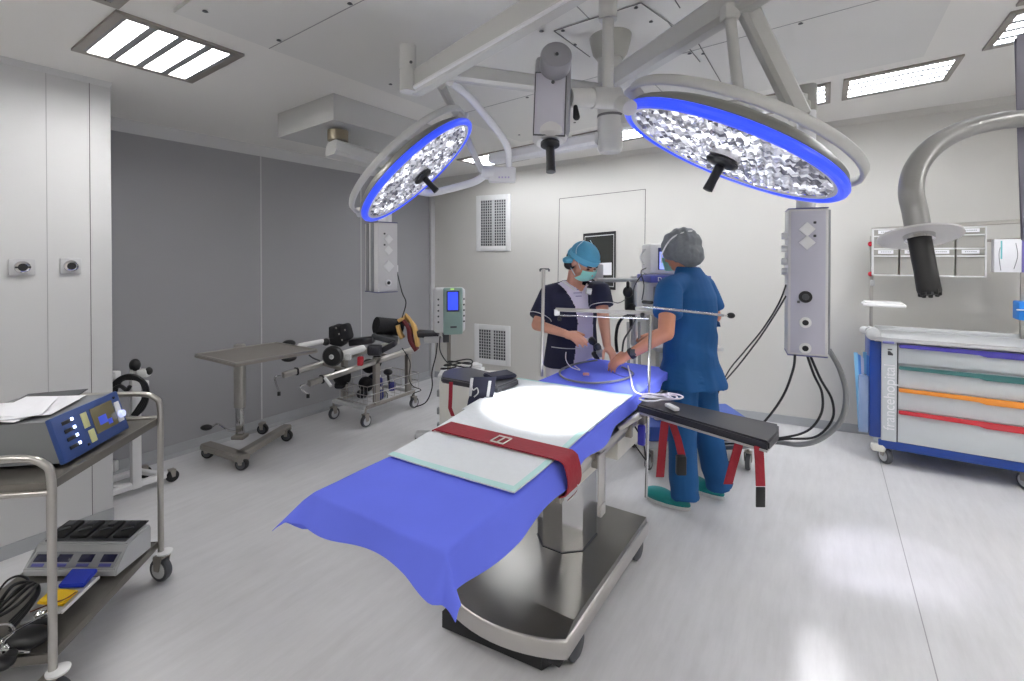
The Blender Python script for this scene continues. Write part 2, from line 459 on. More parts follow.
fixture(.75, 1.33, 3.36, 3.88, 'ceiling light cut off at the upper right edge of the photo', tl=tube_dim)
fixture(.75, 1.33, 2.72, 3.28, 'ceiling light in the top right corner, nearest of the right column', tl=tube_dim)
for k, (x, y) in enumerate(((-2.6, -1.4), (-1.2, -1.4), (.2, -1.4), (1.6, -1.4), (1.9, .6), (1.9, 2.0))):  # unseen fixtures added to brighten the room from behind and from the right
    fixture(x, x + .58, y, y + .55, ['added ceiling fill light behind the viewpoint, %s' % w for w in ('far left', 'centre left', 'centre right', 'far right')][k] if k < 4 else ('added ceiling fill light out of view on the right side beside the viewpoint' if k == 4 else 'added ceiling fill light out of view on the right side in front of the cart corner'), tl=fill_rear if k < 4 else fill_right)
fixture(-2.47, -1.90, .22, .79, 'dark unlit ceiling fixture at the top left edge of the photo', dark=True)

# laminar flow ceiling diffuser
t = thing('laminar_flow_ceiling', 'large pale grey ceiling air diffuser field with thin joints above the table', 'ceiling panel', (-.9, 2.2, zc(-.9)))
PX0, PX1, PY0, PY1 = -2.31, .47, .93, 3.72
obj('panel', slope_box(PX0, PX1, PY0, PY1, -.02, .0), panel_m, t)
m = M()
def addto(m, mm):
    tmp = bpy.data.meshes.new('t'); mm.b.to_mesh(tmp); m.b.from_mesh(tmp); bpy.data.meshes.remove(tmp); mm.b.free()
for x in (-.92,): addto(m, slope_box(x - .002, x + .002, PY0, PY1, -.0215, -.02))
for y in (1.35, 2.75): addto(m, slope_box(PX0, PX1, y - .002, y + .002, -.0215, -.02))
obj('joint', m, mat('panel_joint', (150, 150, 150), .6), t)
m = M()
for k in range(26):
    x = PX0 + .12 + (k % 6) * .52; y = (1.0, 1.33, 2.04, 2.77, 3.5)[k // 6]
    m.lathe([(.012, 0), (.008, .004)], (x, y, zc(x) - .0245), (0, 0, 1), 8)
obj('screw', m, dkgrey, t)['kind'] = 'stuff'
# square access plates round the central mast
t = thing('ceiling_access_plate', 'square screwed ceiling plate around the conical mast cover', 'ceiling panel', (-1.05, 2.4, zc(-1)))
def cpt(px, py, off): 
    r = ray(px, py); tt = (2.695 - off - EYE) / (r.z - .05 * r.x); return V((r.x * tt, r.y * tt, EYE + r.z * tt))
def cquad(pp, off, th): return M().prism([cpt(a, b, off) for a, b in pp], (0, 0, th))
obj('plate', cquad([(554, 31), (641, 3), (697, 42), (575, 74)], .025, .004), panel_m, t)
m = M()
for a, b in (((554, 31), (641, 3)), ((641, 3), (668, 22)), ((668, 22), (700, 62)), ((554, 31), (590, 57)), ((656, 51), (697, 41)), ((697, 41), (722, 84)), ((675, 0), (680, 8))):
    m.sweep([cpt(*a, .0275), cpt(*b, .0275)], .005, .002)
obj('joint', m, line_m, t)
m = M()
for a in ((563, 31), (575, 45), (636, 8), (651, 22), (692, 38), (703, 54), (720, 85)): 
    p = cpt(*a, .03); m.lathe([(.01, 0), (.007, .004)], p, (0, 0, 1), 8)
obj('screw', m, dkgrey, t)

# ------------------------------------------------------------------ wall items
def wallbox(m, px, py, w, h, d, off=0, bev=.003):
    c = BW(px, py); return m.boxr(c + BWN * (off + d / 2), (w, d, h), basis(BWT, -BWN, V((0, 0, 1))), bev)
def vent(x0, x1, z0, z1, label):
    xc = (x0 + x1) / 2; c = V((xc, wy(xc), z0)); R = basis(BWT, -BWN, V((0, 0, 1)))
    t = thing('wall_vent', label, 'vent', c, 0)
    def B(m, ax, az, w, h, d, off): return m.boxr(V((xc, wy(xc), (z0 + z1) / 2)) + BWT * ax + V((0, 0, az)) + BWN * (off + d / 2), (w, d, h), R, .001)
    W_, H_ = x1 - x0, z1 - z0; f = .06; m = M()
    for s in (-1, 1):
        B(m, s * (W_ / 2 + f / 2), 0, f, H_ + 2 * f, .012, 0); B(m, 0, s * (H_ / 2 + f / 2), W_, f, .012, 0)
    obj('frame', m, whitep, t)
    obj('backing', B(M(), 0, 0, W_, H_, .002, .0005), dkgrey, t)
    m = M(); n = 11
    for i in range(n + 1): B(m, -W_ / 2 + W_ * i / n, 0, .009, H_, .005, .004)
    nz = int(n * H_ / W_)
    for i in range(nz + 1): B(m, 0, -H_ / 2 + H_ * i / nz, W_, .009, .005, .004)
    B(m, 0, 0, .03, H_, .006, .004)
    obj('grille', m, ltgrey, t)
vent(-3.452, -3.116, 1.645, 2.19, 'tall perforated vent high on the back wall')
vent(-3.478, -3.119, .30, .65, 'square perforated vent low on the back wall')
# flush hatch door with dark window
def wq(m, pp, off, d):
    return m.prism([BW(*p) + BWN * off for p in pp], BWN * d)
m = M(); q = [(559.5, 198.8), (645.5, 189.2), (643, 402), (556, 391)]
for i in range(4):
    if i == 2: continue
    a, b = BW(*q[i]) + BWN * .001, BW(*q[(i + 1) % 4]) + BWN * .001
    m.sweep([a, b], .006, .004, up=BWN)
dr = obj('door_1', m, mat('door_gap', (96, 96, 94), .6)); dr['kind'] = 'structure'
t = thing('window_1', '', ''); del t['label']; del t['category']; t['kind'] = 'structure'; t.location = BW(600, 289)
wq_o = [(583.5, 233.8), (616, 231), (615.7, 290), (583.7, 287.5)]
wc = [BW(*p) for p in wq_o]
def inset(k): 
    c = sum(wc, V()) / 4; return [c + (p - c) * k for p in wc]
m = M(); m.prism([p + BWN * .001 for p in wc], BWN * .01); obj('window_frame', m, black, t)
m = M(); m.prism([p + BWN * .0115 for p in inset(.9)], BWN * .001); obj('window_bead', m, ltgrey, t)
m = M(); m.prism([p + BWN * .013 for p in inset(.87)], BWN * .001); obj('window_glass', m, glass_dark, t)
m = M(); wq(m, [(600, 263), (612, 262.5), (612, 275), (600, 275)], .016, .002)
tag(obj('paper_notice', m, paper), 'white paper notice on the dark hatch window', 'notice')
m = M(); wq(m, [(593.5, 266), (599.5, 265.5), (599.5, 276), (594, 276)], .016, .002)
tag(obj('paper_notice', m, ltgrey), 'small grey notice beside the white paper on the dark window', 'notice')

def socket(px, py, label, w=.10):
    c = AX(px, py, -3.44); t = thing('wall_socket', label, 'socket', c)
    m = M().boxr(c + V((.006, 0, 0)), (.012, w, .085), None, .004); pl = obj('plate', m, trim_m, t)
    m = M().lathe([(.032, 0), (.03, .008), (.024, .010)], c + V((.012, 0, 0)), (1, 0, 0), 24); obj('rim', m, chrome, t)
    m = M().lathe([(.02, 0), (.018, .004)], c + V((.021, 0, 0)), (1, 0, 0), 20)
    return t, m, c
t, m, c = socket(21.8, 267.2, 'square wall socket with slotted round outlet, left of the two on the white wall')
for s in (-1, 1): m.boxr(c + V((.024, s * .024, 0)), (.004, .012, .008))
obj('outlet', m, black, t)
t, m, c = socket(70.4, 266, 'square wall socket with plain round outlet, right of the two on the white wall', .09)
obj('outlet', m, black, t)

# ------------------------------------------------------------------ operating table
TX0, TX1, TY0, TY1 = -1.315, -.775, .90, 3.0
def sst(t): t = max(0, min(1, t)); return t * t * (3 - 2 * t)
def zt(y): return .80 + .04 * sst((y - 1.2) / 1.0)
t = table = thing('operating_table', 'operating table with chrome column and broad polished steel base', 'operating table', (-1.04, 2.0, 0))
def base_outline(z, ins=0):
    p = []
    for i in range(13):
        a = i / 12; x = -1.325 + ins + a * (.555 - 2 * ins)
        p.append(V((x, 1.525 - .07 * math.sin(PI * a) ** .8 + ins + .03 * a, z)))
    p += [V((-.768 - ins, 2.50 - ins, z)), V((-1.325 + ins, 2.50 - ins, z))]
    return p
m = M()
lv = [base_outline(.075), base_outline(.135, .0), base_outline(.142, .006)]
vs = [[m.b.verts.new(v) for v in l] for l in lv]
for a, b in zip(vs, vs[1:]): m.bridge(a, b)
m.b.faces.new(vs[0][::-1]); m.b.faces.new(vs[-1]); obj('base_skirt', m, satin, t, angle=50)
m = M(); lo = base_outline(.1425, .008); hi = []
for v in lo: hi.append(V((v.x, max(v.y, 1.63), .17 if v.y < 2.3 else .165)))
hi = [V((v.x, v.y if v.y > 1.63 else 1.63, v.z)) for v in hi]
m2 = [m.b.verts.new(v) for v in lo]; m3 = [m.b.verts.new(V((v.x, v.y, v.z))) for v in hi]
m.bridge(m2, m3); m.b.faces.new(m3); m.b.faces.new(m2[::-1])
obj('base_cover', m, polish, t, angle=12)
m = M().box(-1.25, -.80, 1.555, 2.45, .03, .075, .004); m.prism([(-1.30, 1.485, .012), (-.86, 1.53, .012), (-.83, 1.60, .012), (-1.30, 1.60, .012)], (0, 0, .066))
obj('chassis', m, black, t)
for x, y in ((-.80, 1.66), (-.80, 2.38), (-1.27, 1.66), (-1.27, 2.38)):
    obj('base_wheel', M().lathe([(.045, -.03), (.06, -.02), (.06, .02), (.045, .03)], (x, y, .06), (1, 0, 0), 24), dkgrey, t)
def oct(x0, x1, y0, y1, c, z): return [V((x0 + c, y0, z)), V((x1 - c, y0, z)), V((x1, y0 + c, z)), V((x1, y1 - c, z)), V((x1 - c, y1, z)), V((x0 + c, y1, z)), V((x0, y1 - c, z)), V((x0, y0 + c, z))]
obj('column', M().prism(oct(-1.17, -.93, 1.97, 2.27, .07, .165), (0, 0, .36)), chrome, t, angle=20)
obj('column_collar', M().prism(oct(-1.174, -.926, 1.966, 2.274, .072, .165), (0, 0, .006)), dkgrey, t, angle=20)
obj('column_cover', M().prism(oct(-1.15, -.92, 1.85, 2.22, .03, .50), (0, 0, .14)), cream, t, angle=20)
m = M().box(-1.24, -.83, 1.45, 2.75, .63, .70, .006); obj('table_frame', m, satin, t)
obj('motor_housing', M().box(-1.20, -.84, 2.25, 2.70, .53, .64, .008), cream, t)
for x in (-1.275, -.79):
    obj('side_rail', M().box(x - .008, x + .008, 1.40, 2.92, .695, .735, .003), steel, t)
for y in (1.52, 1.85, 2.25, 2.6):
    m = M().box(-.80, -.77, y - .015, y + .015, .66, .72, .003); obj('rail_bracket', m, steel_d, t)
m = M(); m.boxr((-.765, 1.86, .60), (.008, .07, .24), None, .003); m.boxr((-.765, 1.86, .49), (.02, .05, .05), None, .004)
obj('clamp_plate', m, satin, t)
m = M(); m.box(-1.29, -.80, .93, 1.60, .735, .765, .01); m.box(-1.29, -.80, 1.62, 2.30, .745, .785, .01); m.box(-1.29, -.80, 2.32, 2.98, .76, .80, .01)
obj('mattress', m, black_pad, t)
m = M(); m.box(-1.27, -.82, .95, 1.6, .715, .735); m.box(-1.27, -.82, 1.62, 2.97, .72, .745); obj('table_top_plate', m, dkgrey, t)
m = M(); m.tube([(-.79, 2.35, .68), (-.75, 2.36, .60), (-.76, 2.45, .45), (-.80, 2.6, .40), (-.9, 2.62, .5)], .004); obj('control_cable', m, black, t)
obj('hand_control', M().boxr((-.76, 2.36, .64), (.035, .03, .10), None, .008), mat('royal_blue_control', (60, 60, 190), .4), t)

# blue drape
def Rlen(y):
    ks = [(.7, .112), (.9, .112), (1.2, .12), (1.6, .09), (2.0, .07), (2.3, .05), (3.1, .045)]
    for (a, b), (c, d) in zip(ks, ks[1:]):
        if y <= c: return b + (d - b) * max(0, (y - a) / (c - a))
    return ks[-1][1]
NU = [8, 22, 8]; NV = [9, 70]
def drape_pt(i, j):
    w = TX1 - TX0; dt = 0.0
    if j < NV[0]: dt = (1 - j / NV[0]); y = TY0
    else: y = TY0 + (j - NV[0]) / NV[1] * (TY1 - TY0)
    fl = .115
    if i < NU[0]: ds = -(1 - i / NU[0]); x = TX0
    elif i <= NU[0] + NU[1]: ds = 0; x = TX0 + (i - NU[0]) / NU[1] * w
    else: ds = (i - NU[0] - NU[1]) / NU[2]; x = TX1
    z = zt(y) + .004 + .004 * noise.noise(V((x * 5, y * 3, 0)))
    u = (x - TX0) / w
    f = dt * (.088 + .008 * math.sin(u * 8) + .02 * max(0, u - .8) / .2)
    s_ = ds * (Rlen(y) if ds > 0 else (.12 + .03 * (1 if y < 1 else 0)))
    if dt == 0:
        k = .22 if ds > 0 else .35
        wav = .012 * math.sin(y * 17 + 1) * abs(ds)
        return V((x + s_ * k + (wav if ds > 0 else -wav), y, z - abs(s_) * .95 + .006 * math.sin(y * 23) * abs(ds)))
    if ds == 0:
        return V((x + .004 * dt * math.sin(u * 11), y - f * (.30 + .12 * math.sin(u * 7 + 1)), z - f * .95))
    h = (f ** 3 + abs(s_) ** 3) ** (1 / 3)
    if ds > 0:
        return V((x + s_ * .46, y - f * .22, z - h * 1.0))
    return V((x + s_ * .84, y - f * .66, z - h * .86))
m = M(); NI = sum(NU); NJ = sum(NV)
g = [[m.b.verts.new(drape_pt(i, j)) for j in range(NJ + 1)] for i in range(NI + 1)]
for i in range(NI):
    for j in range(NJ): m.b.faces.new([g[i][j], g[i + 1][j], g[i + 1][j + 1], g[i][j + 1]])
bmesh.ops.remove_doubles(m.b, verts=m.b.verts, dist=1e-5)
o = obj('surgical_drape', m, drape_m, None, angle=80, solid=.002, mods=(('SUBSURF', dict(levels=1)),))
tag(o, 'blue cloth draped over the operating table with pointed hanging corners', 'drape')

def pad(pp, lab, lift, edges):
    A, B, C_, D_ = [G(*p, zq) for p, zq in zip(pp, (.812 if lift else .826, .812 if lift else .838, .846, .846))]
    def fn(u, v, k=0.0):
        p = A.lerp(B, u).lerp(D_.lerp(C_, u), v); p.x = min(p.x, TX1 - .006)
        z = zt(p.y) + .009 + lift + .0022 * noise.noise(V((p.x * 9, p.y * 9, lift * 90))) + k
        e = 0
        return V((p.x - .5 * e, p.y, z - e * .8))
    t = thing('absorbent_pad', lab, 'absorbent pad', (A + C_) / 2, 0, 'white absorbent pads on the operating table')
    obj('sheet', M().grid(lambda u, v: fn(u, v), 20, 30), pad_m, t, angle=80, solid=.004)
    m = M()
    if 'n' in edges: m.grid(lambda u, v: fn(u, v * .035, .003), 20, 1)
    if 'r' in edges: m.grid(lambda u, v: fn(.93 + u * .07, v, .003), 2, 30)
    if 'f' in edges: m.grid(lambda u, v: fn(u, .965 + v * .035, .003), 20, 1)
    obj('border', m, padedge_m, t, angle=80)
pad([(462, 410), (600, 432), (637, 397), (518, 379)], 'upper white absorbent pad, beneath the other and nearest the two people', 0, 'f')
pad([(388, 456), (519, 495), (622, 407), (497, 391)], 'lower white absorbent pad with pale green border, partly under the red strap', .005, 'nr')

# red strap across the table
def strap_path():
    P = []
    for k in range(30):
        x = TX0 - .04 + k / 29 * (TX1 - TX0 + .06); P.append(V((x, 1.50 - .0 * k, zt(1.5) + .023 - (.05 * max(0, (TX0 - x)) / .04))))
    P += [V((TX1 + .035, 1.505, zt(1.5) + .01)), V((TX1 + .046, 1.51, .775)), V((TX1 + .046, 1.515, .73)), V((TX1 + .03, 1.52, .70)), V((TX1 - .0, 1.53, .685))]
    return P
t = thing('body_strap', 'wide dark red strap lying across the pads and round the table edge', 'strap', (-1.04, 1.5, zt(1.5)))
P = strap_path(); m = M()
def sp_fn(u, v):
    k = u * (len(P) - 1); i = min(int(k), len(P) - 2); p = P[i].lerp(P[i + 1], k - i)
    return p + V((0, (v - .5) * .105 + .02 * u, 0))
obj('webbing', M().grid(sp_fn, 60, 4), red_m, t, angle=60, solid=.005)
c = V((-1.015, 1.495, zt(1.5) + .03)); q = .014
m = M(); m.tube([c + V((-.028, -.03, 0)), c + V((.028, -.03, 0)), c + V((.028, .03, 0)), c + V((-.028, .03, 0))], .0028, 6, 1, closed=True); m.cyl(c + V((0, -.03, 0)), c + V((0, .03, 0)), .0025)
obj('buckle', m, cream, t)
m = M(); m.tube([(-.745, 1.50, .70), (-.74, 1.53, .73), (-.735, 1.57, .71), (-.745, 1.58, .68), (-.76, 1.54, .66)], .003, 6); obj('hook', m, chrome, t)

# right arm board
t = thing('arm_board', 'long black padded arm board reaching right of the table', 'arm board', G(710, 420, .82))
z = .855
q = [G(637, 404, z), G(769, 442, z), G(779, 432, z), G(779, 424, z), G(676, 402, z), G(650, 396, z)]
m = M().prism([p - V((0, 0, .035)) for p in q], (0, 0, .035))
bmesh.ops.bevel(m.b, geom=list(m.b.edges), offset=.007, segments=3, affect='EDGES'); obj('cushion', m, black_pad, t)
cq = sum(q, V()) / len(q)
m = M().prism([cq + (p - cq) * .97 - V((0, 0, .043)) for p in q], (0, 0, .008)); obj('board', m, satin, t)
obj('joint_arm', M().sweep([G(640, 415, .80), V((-.79, 2.12, .74))], .03, .025), satin, t)
def hang(parent, px, py0, d, pts, w, material, name='strap', dirv=RGT):
    P = [D(a, b, d) for a, b in pts]; m = M()
    def fn(u, v):
        k = u * (len(P) - 1); i = min(int(k), len(P) - 2); return P[i].lerp(P[i + 1], k - i) + dirv * (v - .5) * w
    return obj(name, m.grid(fn, 12, 2), material, parent, solid=.004)
hang(t, 0, 0, 2.16, [(665, 421), (663, 440), (660, 477)], .036, red_m)
hang(t, 0, 0, 2.2, [(672, 422), (678, 440), (682, 457)], .034, red_m)
obj('buckle', M().boxr(D(681, 465, 2.19), (.045, .03, .09), RC, .008), black, t)
hang(t, 0, 0, 1.86, [(740, 440), (735, 458), (728, 484)], .034, red_m)
hang(t, 0, 0, 1.78, [(758.5, 446), (759.5, 460), (760.5, 486)], .034, red_m)
obj('strap_tip', M().boxr(D(760.5, 497, 1.78), (.034, .006, .075), RC, .002), black, t)
# coiled white lead
m = M(); c = G(656, 400, z + .008)
P = []
for k in range(34):
    a = k / 34 * 2 * PI * 2.2; r = .055 + .02 * math.sin(k * .9)
    P.append(c + RGT * (math.cos(a) * r * 1.15 - .01 + .0015 * k) + FWD * math.sin(a) * r * 1.0 + V((0, 0, .004 + .0006 * k)))
P += [c + RGT * .06 + V((0, 0, .02)), c + RGT * .075 - FWD * .03 + V((0, 0, .012))]
P = [G(628, 366, .86), G(631, 378, .862), G(633, 388, .864), G(640, 394, .866)] + P
m.tube(P, .0042, 6, 3)
t2 = thing('patient_lead', 'coiled white lead with plug on the right arm board', 'cable', c)
obj('cable', m, cable_white, t2)
obj('plug', M().boxr(G(672, 407, z + .012), (.028, .075, .016), basis((RGT * .8 - FWD * .6).normalized(), (FWD * .8 + RGT * .6).normalized(), V((0, 0, 1))) @ Matrix.Rotation(.9, 3, 'Z'), .005), whitep, t2)

# left arm board
t = thing('arm_board', 'short black padded arm board on the left side of the table', 'arm board', G(470, 380, .83))
z = .88
q = [G(441, 377, z), G(497, 387, z), G(519, 379, z), G(470, 367, z), G(452, 368, z), G(443, 371, z)]
m = M().prism([p - V((0, 0, .032)) for p in q], (0, 0, .032)); bmesh.ops.bevel(m.b, geom=list(m.b.edges), offset=.007, segments=3, affect='EDGES'); obj('cushion', m, black_pad, t)
q = [G(483, 374, z + .015), G(492, 378, z + .015), G(517, 375, z + .015), G(507, 370, z + .015)]
m = M().prism([p - V((0, 0, .015)) for p in q], (0, 0, .02)); bmesh.ops.bevel(m.b, geom=list(m.b.edges), offset=.005, segments=2, affect='EDGES'); obj('elbow_cushion', m, navy_strap, t)
dA = .553 * 1.6 + .833 * 1.98
hang(t, 0, 0, dA - .02, [(451, 382), (450.5, 398), (450, 408), (453, 416)], .02, red_m)
hang(t, 0, 0, dA - .20, [(484, 377), (483, 390), (480, 400), (478, 411)], .115, navy_strap, 'wide_strap')
hang(t, 0, 0, dA - .205, [(472, 378), (470, 396)], .014, ltgrey, 'strap_edge'); hang(t, 0, 0, dA - .205, [(490, 381), (487, 402)], .014, ltgrey, 'strap_edge')
m = M(); m.tube([D(471, 384, dA - .21), D(473, 390, dA - .21), D(477, 388, dA - .21), D(478, 393, dA - .21), D(474, 397, dA - .21)], .003, 6); obj('strap_print', m, ltgrey, t)
m = M(); m.sweep([G(500, 385, .845), V((-1.29, 2.2, .72))], .03, .02); obj('joint_arm', m, satin, t)

# anaesthesia screen frame
t = thing('drape_screen_frame', 'steel screen frame with horizontal bars across the head of the table', 'frame', (-.77, 2.3, .4))
YS = 2.42
a0, a1 = AY(556, 309.5, YS), AY(652, 313, YS - .03); b0, b1 = AY(558, 315.5, YS), AY(652, 318.5, YS - .03)
obj('crossbar', M().sweep([a0, a1], .012, .02), satin, t)
obj('crossbar', M().cyl(b0, b1, .0045), chrome, t)
obj('end_block', M().boxr((a0 + b0) / 2, (.03, .02, .035), RC, .004), whitep, t)
obj('end_knob', M().boxr(AY(559.5, 319, YS), (.02, .02, .02), RC, .004), black, t)
pl = AY(650.5, 316, YS - .03)
obj('upright', M().cyl(AY(646, 497, YS + .0), pl + V((0, 0, .005)), .008), chrome, t)
obj('rail_clamp', M().boxr((-.775, YS - .02, .71), (.05, .05, .05), None, .006), steel_d, t)
obj('swing_rod', M().cyl(AY(643, 306.5, YS - .03), D(724, 315.5, 2.25), .006), chrome, t)
m = M(); e = D(731, 315.5, 2.25); m.cyl(D(724, 315.5, 2.25), e, .004); obj('rod_tip', m, steel, t)
obj('rod_knob', M().ell(e, (.018, .018, .014)), black, t)
obj('clamp_lever', M().cap(AY(643.5, 302, YS - .03), AY(651.5, 302.5, YS - .03), .009, .009), black, t)
obj('clamp_body', M().boxr(AY(641, 308.5, YS - .03), (.055, .02, .018), RC, .004), ltgrey, t)
obj('bar_knob', M().cyl(AY(641, 315, YS - .05), AY(643.5, 315, YS - .05), .012), black, t)
t = thing('infusion_pole', 'slim infusion pole with hook top standing at the left table edge', 'pole', AX(541, 374, -1.30))
a, b = AX(541.5, 376, -1.33), AX(543.7, 269, -1.33)
obj('pole', M().cyl(a, b, .0095), satin, t); m = M(); m.cyl(b - RGT * .02, b + RGT * .03, .004)
for s in (-.02, .03): m.cyl(b + RGT * s, b + RGT * s - V((0, 0, .014)), .005)
obj('hook', m, dkgrey, t)
obj('rail_clamp', M().boxr((-1.30, a.y, .79), (.05, .05, .09), None, .005), steel_d, t)

# tubing on the drape
zz = .856
def G2(pts, z=zz): return [G(a, b, z) for a, b in pts]
t = thing('suction_tubing', 'pale grey looped tubing lying on the blue drape near the hands', 'tubing', G(590, 378, zt(2.6)))
obj('tube', M().tube(G2([(597, 360), (575, 364), (560, 371), (566, 379), (590, 383), (615, 381), (630, 377), (632, 372), (622, 367)]), .006, 8), cable_grey, t)
obj('connector', M().boxr(G(586, 374, zz + .004), (.035, .02, .014), RC, .004), mat('salmon_connector', (220, 150, 140), .5), t)
m = M().tube(G2([(612, 372), (625, 377), (634, 374), (626, 368)], zz + .003), .0035, 6, 6); tag(obj('sensor_cable', m, mat('blue_cable', (70, 80, 170), .5)), 'thin blue cable on the drape right of the hands', 'cable')
m = M().tube([D(566, 352, 2.95), D(566, 360, 2.93), G(571, 367, zz + .002), G(580, 370, zz + .002), G(575, 366, zz)], .003, 6); tag(obj('thin_tube', m, cable_white), 'thin white tube hanging in front of the nurse in navy onto the drape', 'tubing')

# ------------------------------------------------------------------ people
def blob(name, build, voxel, smooth, material, parent, fac=.5):
    m = M(); build(m)
    return obj(name, m, material, parent, angle=80, mods=(('REMESH', dict(mode='VOXEL', voxel_size=voxel)), ('SMOOTH', dict(factor=fac, iterations=smooth))))
def hand(m, wrist, dv, pn, th, curl=.5, s=1.0):
    """palm + four fingers + thumb; dv pointing to the fingertips, pn out of the back of the hand, th towards the thumb side"""
    dv = dv.normalized(); th = (th - dv * th.dot(dv)).normalized(); pn = (pn - dv * pn.dot(dv) - th * pn.dot(th)).normalized()
    R = basis(th, dv, pn)
    m.ell(wrist + dv * .048 * s, (.040 * s, .052 * s, .016 * s), R)
    m.ell(wrist + dv * .02 * s, (.03 * s, .035 * s, .017 * s), R)
    for k, (off, L) in enumerate(((.029, .078), (.010, .086), (-.010, .080), (-.028, .062))):
        p = wrist + dv * (.088 - .006 * abs(k - 1)) * s + th * off * s
        d = dv; c = curl + .1 * k
        for seg, r in ((.45, .0092), (.32, .0084), (.23, .0076)):
            c2 = c * .6; d = (d * math.cos(c2) - pn * math.sin(c2)).normalized()
            q = p + d * L * seg * s; m.cap(p, q, r * s, r * s * .92, 10); p = q
            pn_k = pn
    p = wrist + dv * .03 * s + th * .026 * s; d = (dv * .55 + th * .8 - pn * .25).normalized()
    q = p + d * .035 * s; m.cap(p, q, .0125 * s, .0105 * s, 10); d = (dv * .85 + th * .35 - pn * .4).normalized()
    q2 = q + d * .028 * s; m.cap(q, q2, .0105 * s, .009 * s, 10); m.cap(q2, q2 + d * .02 * s, .009 * s, .008 * s, 10)

def head_shape(m, c, f, l, u):
    R = basis(l, f, u)
    m.ell(c + u * .02 - f * .008, (.075, .094, .088), R)
    m.ell(c + f * .025 - u * .04, (.058, .068, .072), R)
    m.ell(c + f * .060 - u * .085, (.030, .026, .024), R)          # chin
    m.cap(c + f * .088 + u * .01, c + f * .108 - u * .022, .009, .013, 10)   # nose
    for s in (-1, 1):
        m.ell(c + f * .065 + l * s * .036 - u * .03, (.02, .022, .02), R)   # cheek
        m.ell(c + l * s * .077 - f * .005 - u * .012, (.009, .018, .030), R)   # ear
    m.ell(c + f * .082 + u * .028, (.048, .014, .011), R)                    # brow
    m.ell(c + f * .086 - u * .062, (.022, .01, .008), R)                    # lips

# --- nurse in navy, facing us
O = V((-1.46, 3.02, 0)); f = V((.78, -.625, 0)).normalized(); l = V((-f.y, f.x, 0)); U = V((0, 0, 1))
def A(fw, lf, up): return O + f * fw + l * lf + U * up
nurse = thing('person', 'person in navy and white uniform, turquoise cap and mint mask, bending over the table head', 'person', O)
hf = (f * .74 + l * .30 - U * .64).normalized(); hl = U.cross(hf).normalized(); hu = hf.cross(hl) * -1
hu = hu if hu.z > 0 else -hu
HC = D(583, 262, 3.15)
sR, eR, wR = D(550, 293, 3.31), D(537, 325, 3.22), D(565, 333.5, 2.98)
sL, eL, wL = D(600, 290, 3.22), D(604, 322, 3.15), D(607, 345, 2.96)
hR, hL = D(578, 337.5, 2.90), D(614, 357, 2.90)
def body_a(m):
    head_shape(m, HC, hf, hl, hu)
    m.cap(A(.02, 0, 1.30), HC - hu * .06 - hf * .02, .055, .050)
    m.loft([(A(0, 0, .78), .15, .10), (A(0, 0, .95), .145, .10), (A(.01, 0, 1.10), .135, .095), (A(.02, 0, 1.25), .15, .095), (A(.02, 0, 1.33), .08, .06)], l, f)
    for s, e, w, h, th in ((sR, eR, wR, hR, U), (sL, eL, wL, hL, U)):
        m.cap(s, e, .046, .038); m.cap(e, w, .038, .025); 
    hand(m, wR, hR - wR, U + f * .3, (l + f * .6 + U * .2), .55)
    hand(m, wL, hL - wL, (RGT * .6 + U * .5), (-l + U * .3 + f * .2), .55)
    for s in (-1, 1):
        m.cap(A(0, s * .09, .82), A(.0, s * .09, .46), .085, .055); m.cap(A(0, s * .09, .46), A(-.01, s * .09, .08), .055, .038)
        m.cap(A(-.02, s * .09, .035), A(.13, s * .095, .03), .035, .03)
blob('body', body_a, .0055, 3, skin_m, nurse)
def tunic_a(m):
    m.loft([(A(0, 0, .775), .205, .135), (A(0, 0, .80), .205, .135), (A(0, 0, .92), .185, .13), (A(.01, 0, 1.05), .17, .122), (A(.02, 0, 1.18), .178, .128), (A(.02, 0, 1.28), .172, .115), (A(.015, 0, 1.33), .125, .085), (A(.015, 0, 1.362), .075, .065)], l, f)
    for s, e, k in ((sR, eR, .80), (sL, eL, .52)):
        q = s.lerp(e, k); m.lathe([(.02, -.055), (.06, -.03), (.070, 0), (.074, (q - s).length * .5), (.078, (q - s).length)], s, e - s, 18)
    m.cap(sR, A(.01, -.07, 1.31), .062, .05); m.cap(sL, A(.01, .07, 1.31), .062, .05)
o = blob('tunic', tunic_a, .009, 4, navy_m, nurse)
# split the pale front panel off the tunic, and open the neckline
def split(o, pred, name, material, parent):
    bm = bmesh.new(); bm.from_mesh(o.data); rm = rootmat(parent)
    sel = [fc for fc in bm.faces if pred(rm @ fc.calc_center_median(), fc.normal)]
    ids = {fc.index for fc in sel}
    b2 = bm.copy(); bmesh.ops.delete(b2, geom=[fc for fc in b2.faces if fc.index not in ids], context='FACES')
    bmesh.ops.delete(bm, geom=sel, context='FACES'); bm.to_mesh(o.data); bm.free()
    if name is None: b2.free(); return
    me = bpy.data.meshes.new(name); b2.to_mesh(me); b2.free(); me.materials.append(material)
    for p in me.polygons: p.use_smooth = True
    n = bpy.data.objects.new(name, me); COL.objects.link(n); n.parent = o if parent is None else parent
    return n
def neck_pred(p, n):
    q = p - A(.02, 0, 0); lf = q.dot(l); fw = q.dot(f)
    return p.z > 1.285 + abs(lf - .01) * .95 and fw > .02 and abs(lf) < .085 and p.z > 1.28
def lut(t, ks):
    for (a, b), (c, d) in zip(ks, ks[1:]):
        if t <= c: return b + (d - b) * max(0, min(1, (t - a) / (c - a)))
    return ks[-1][1]
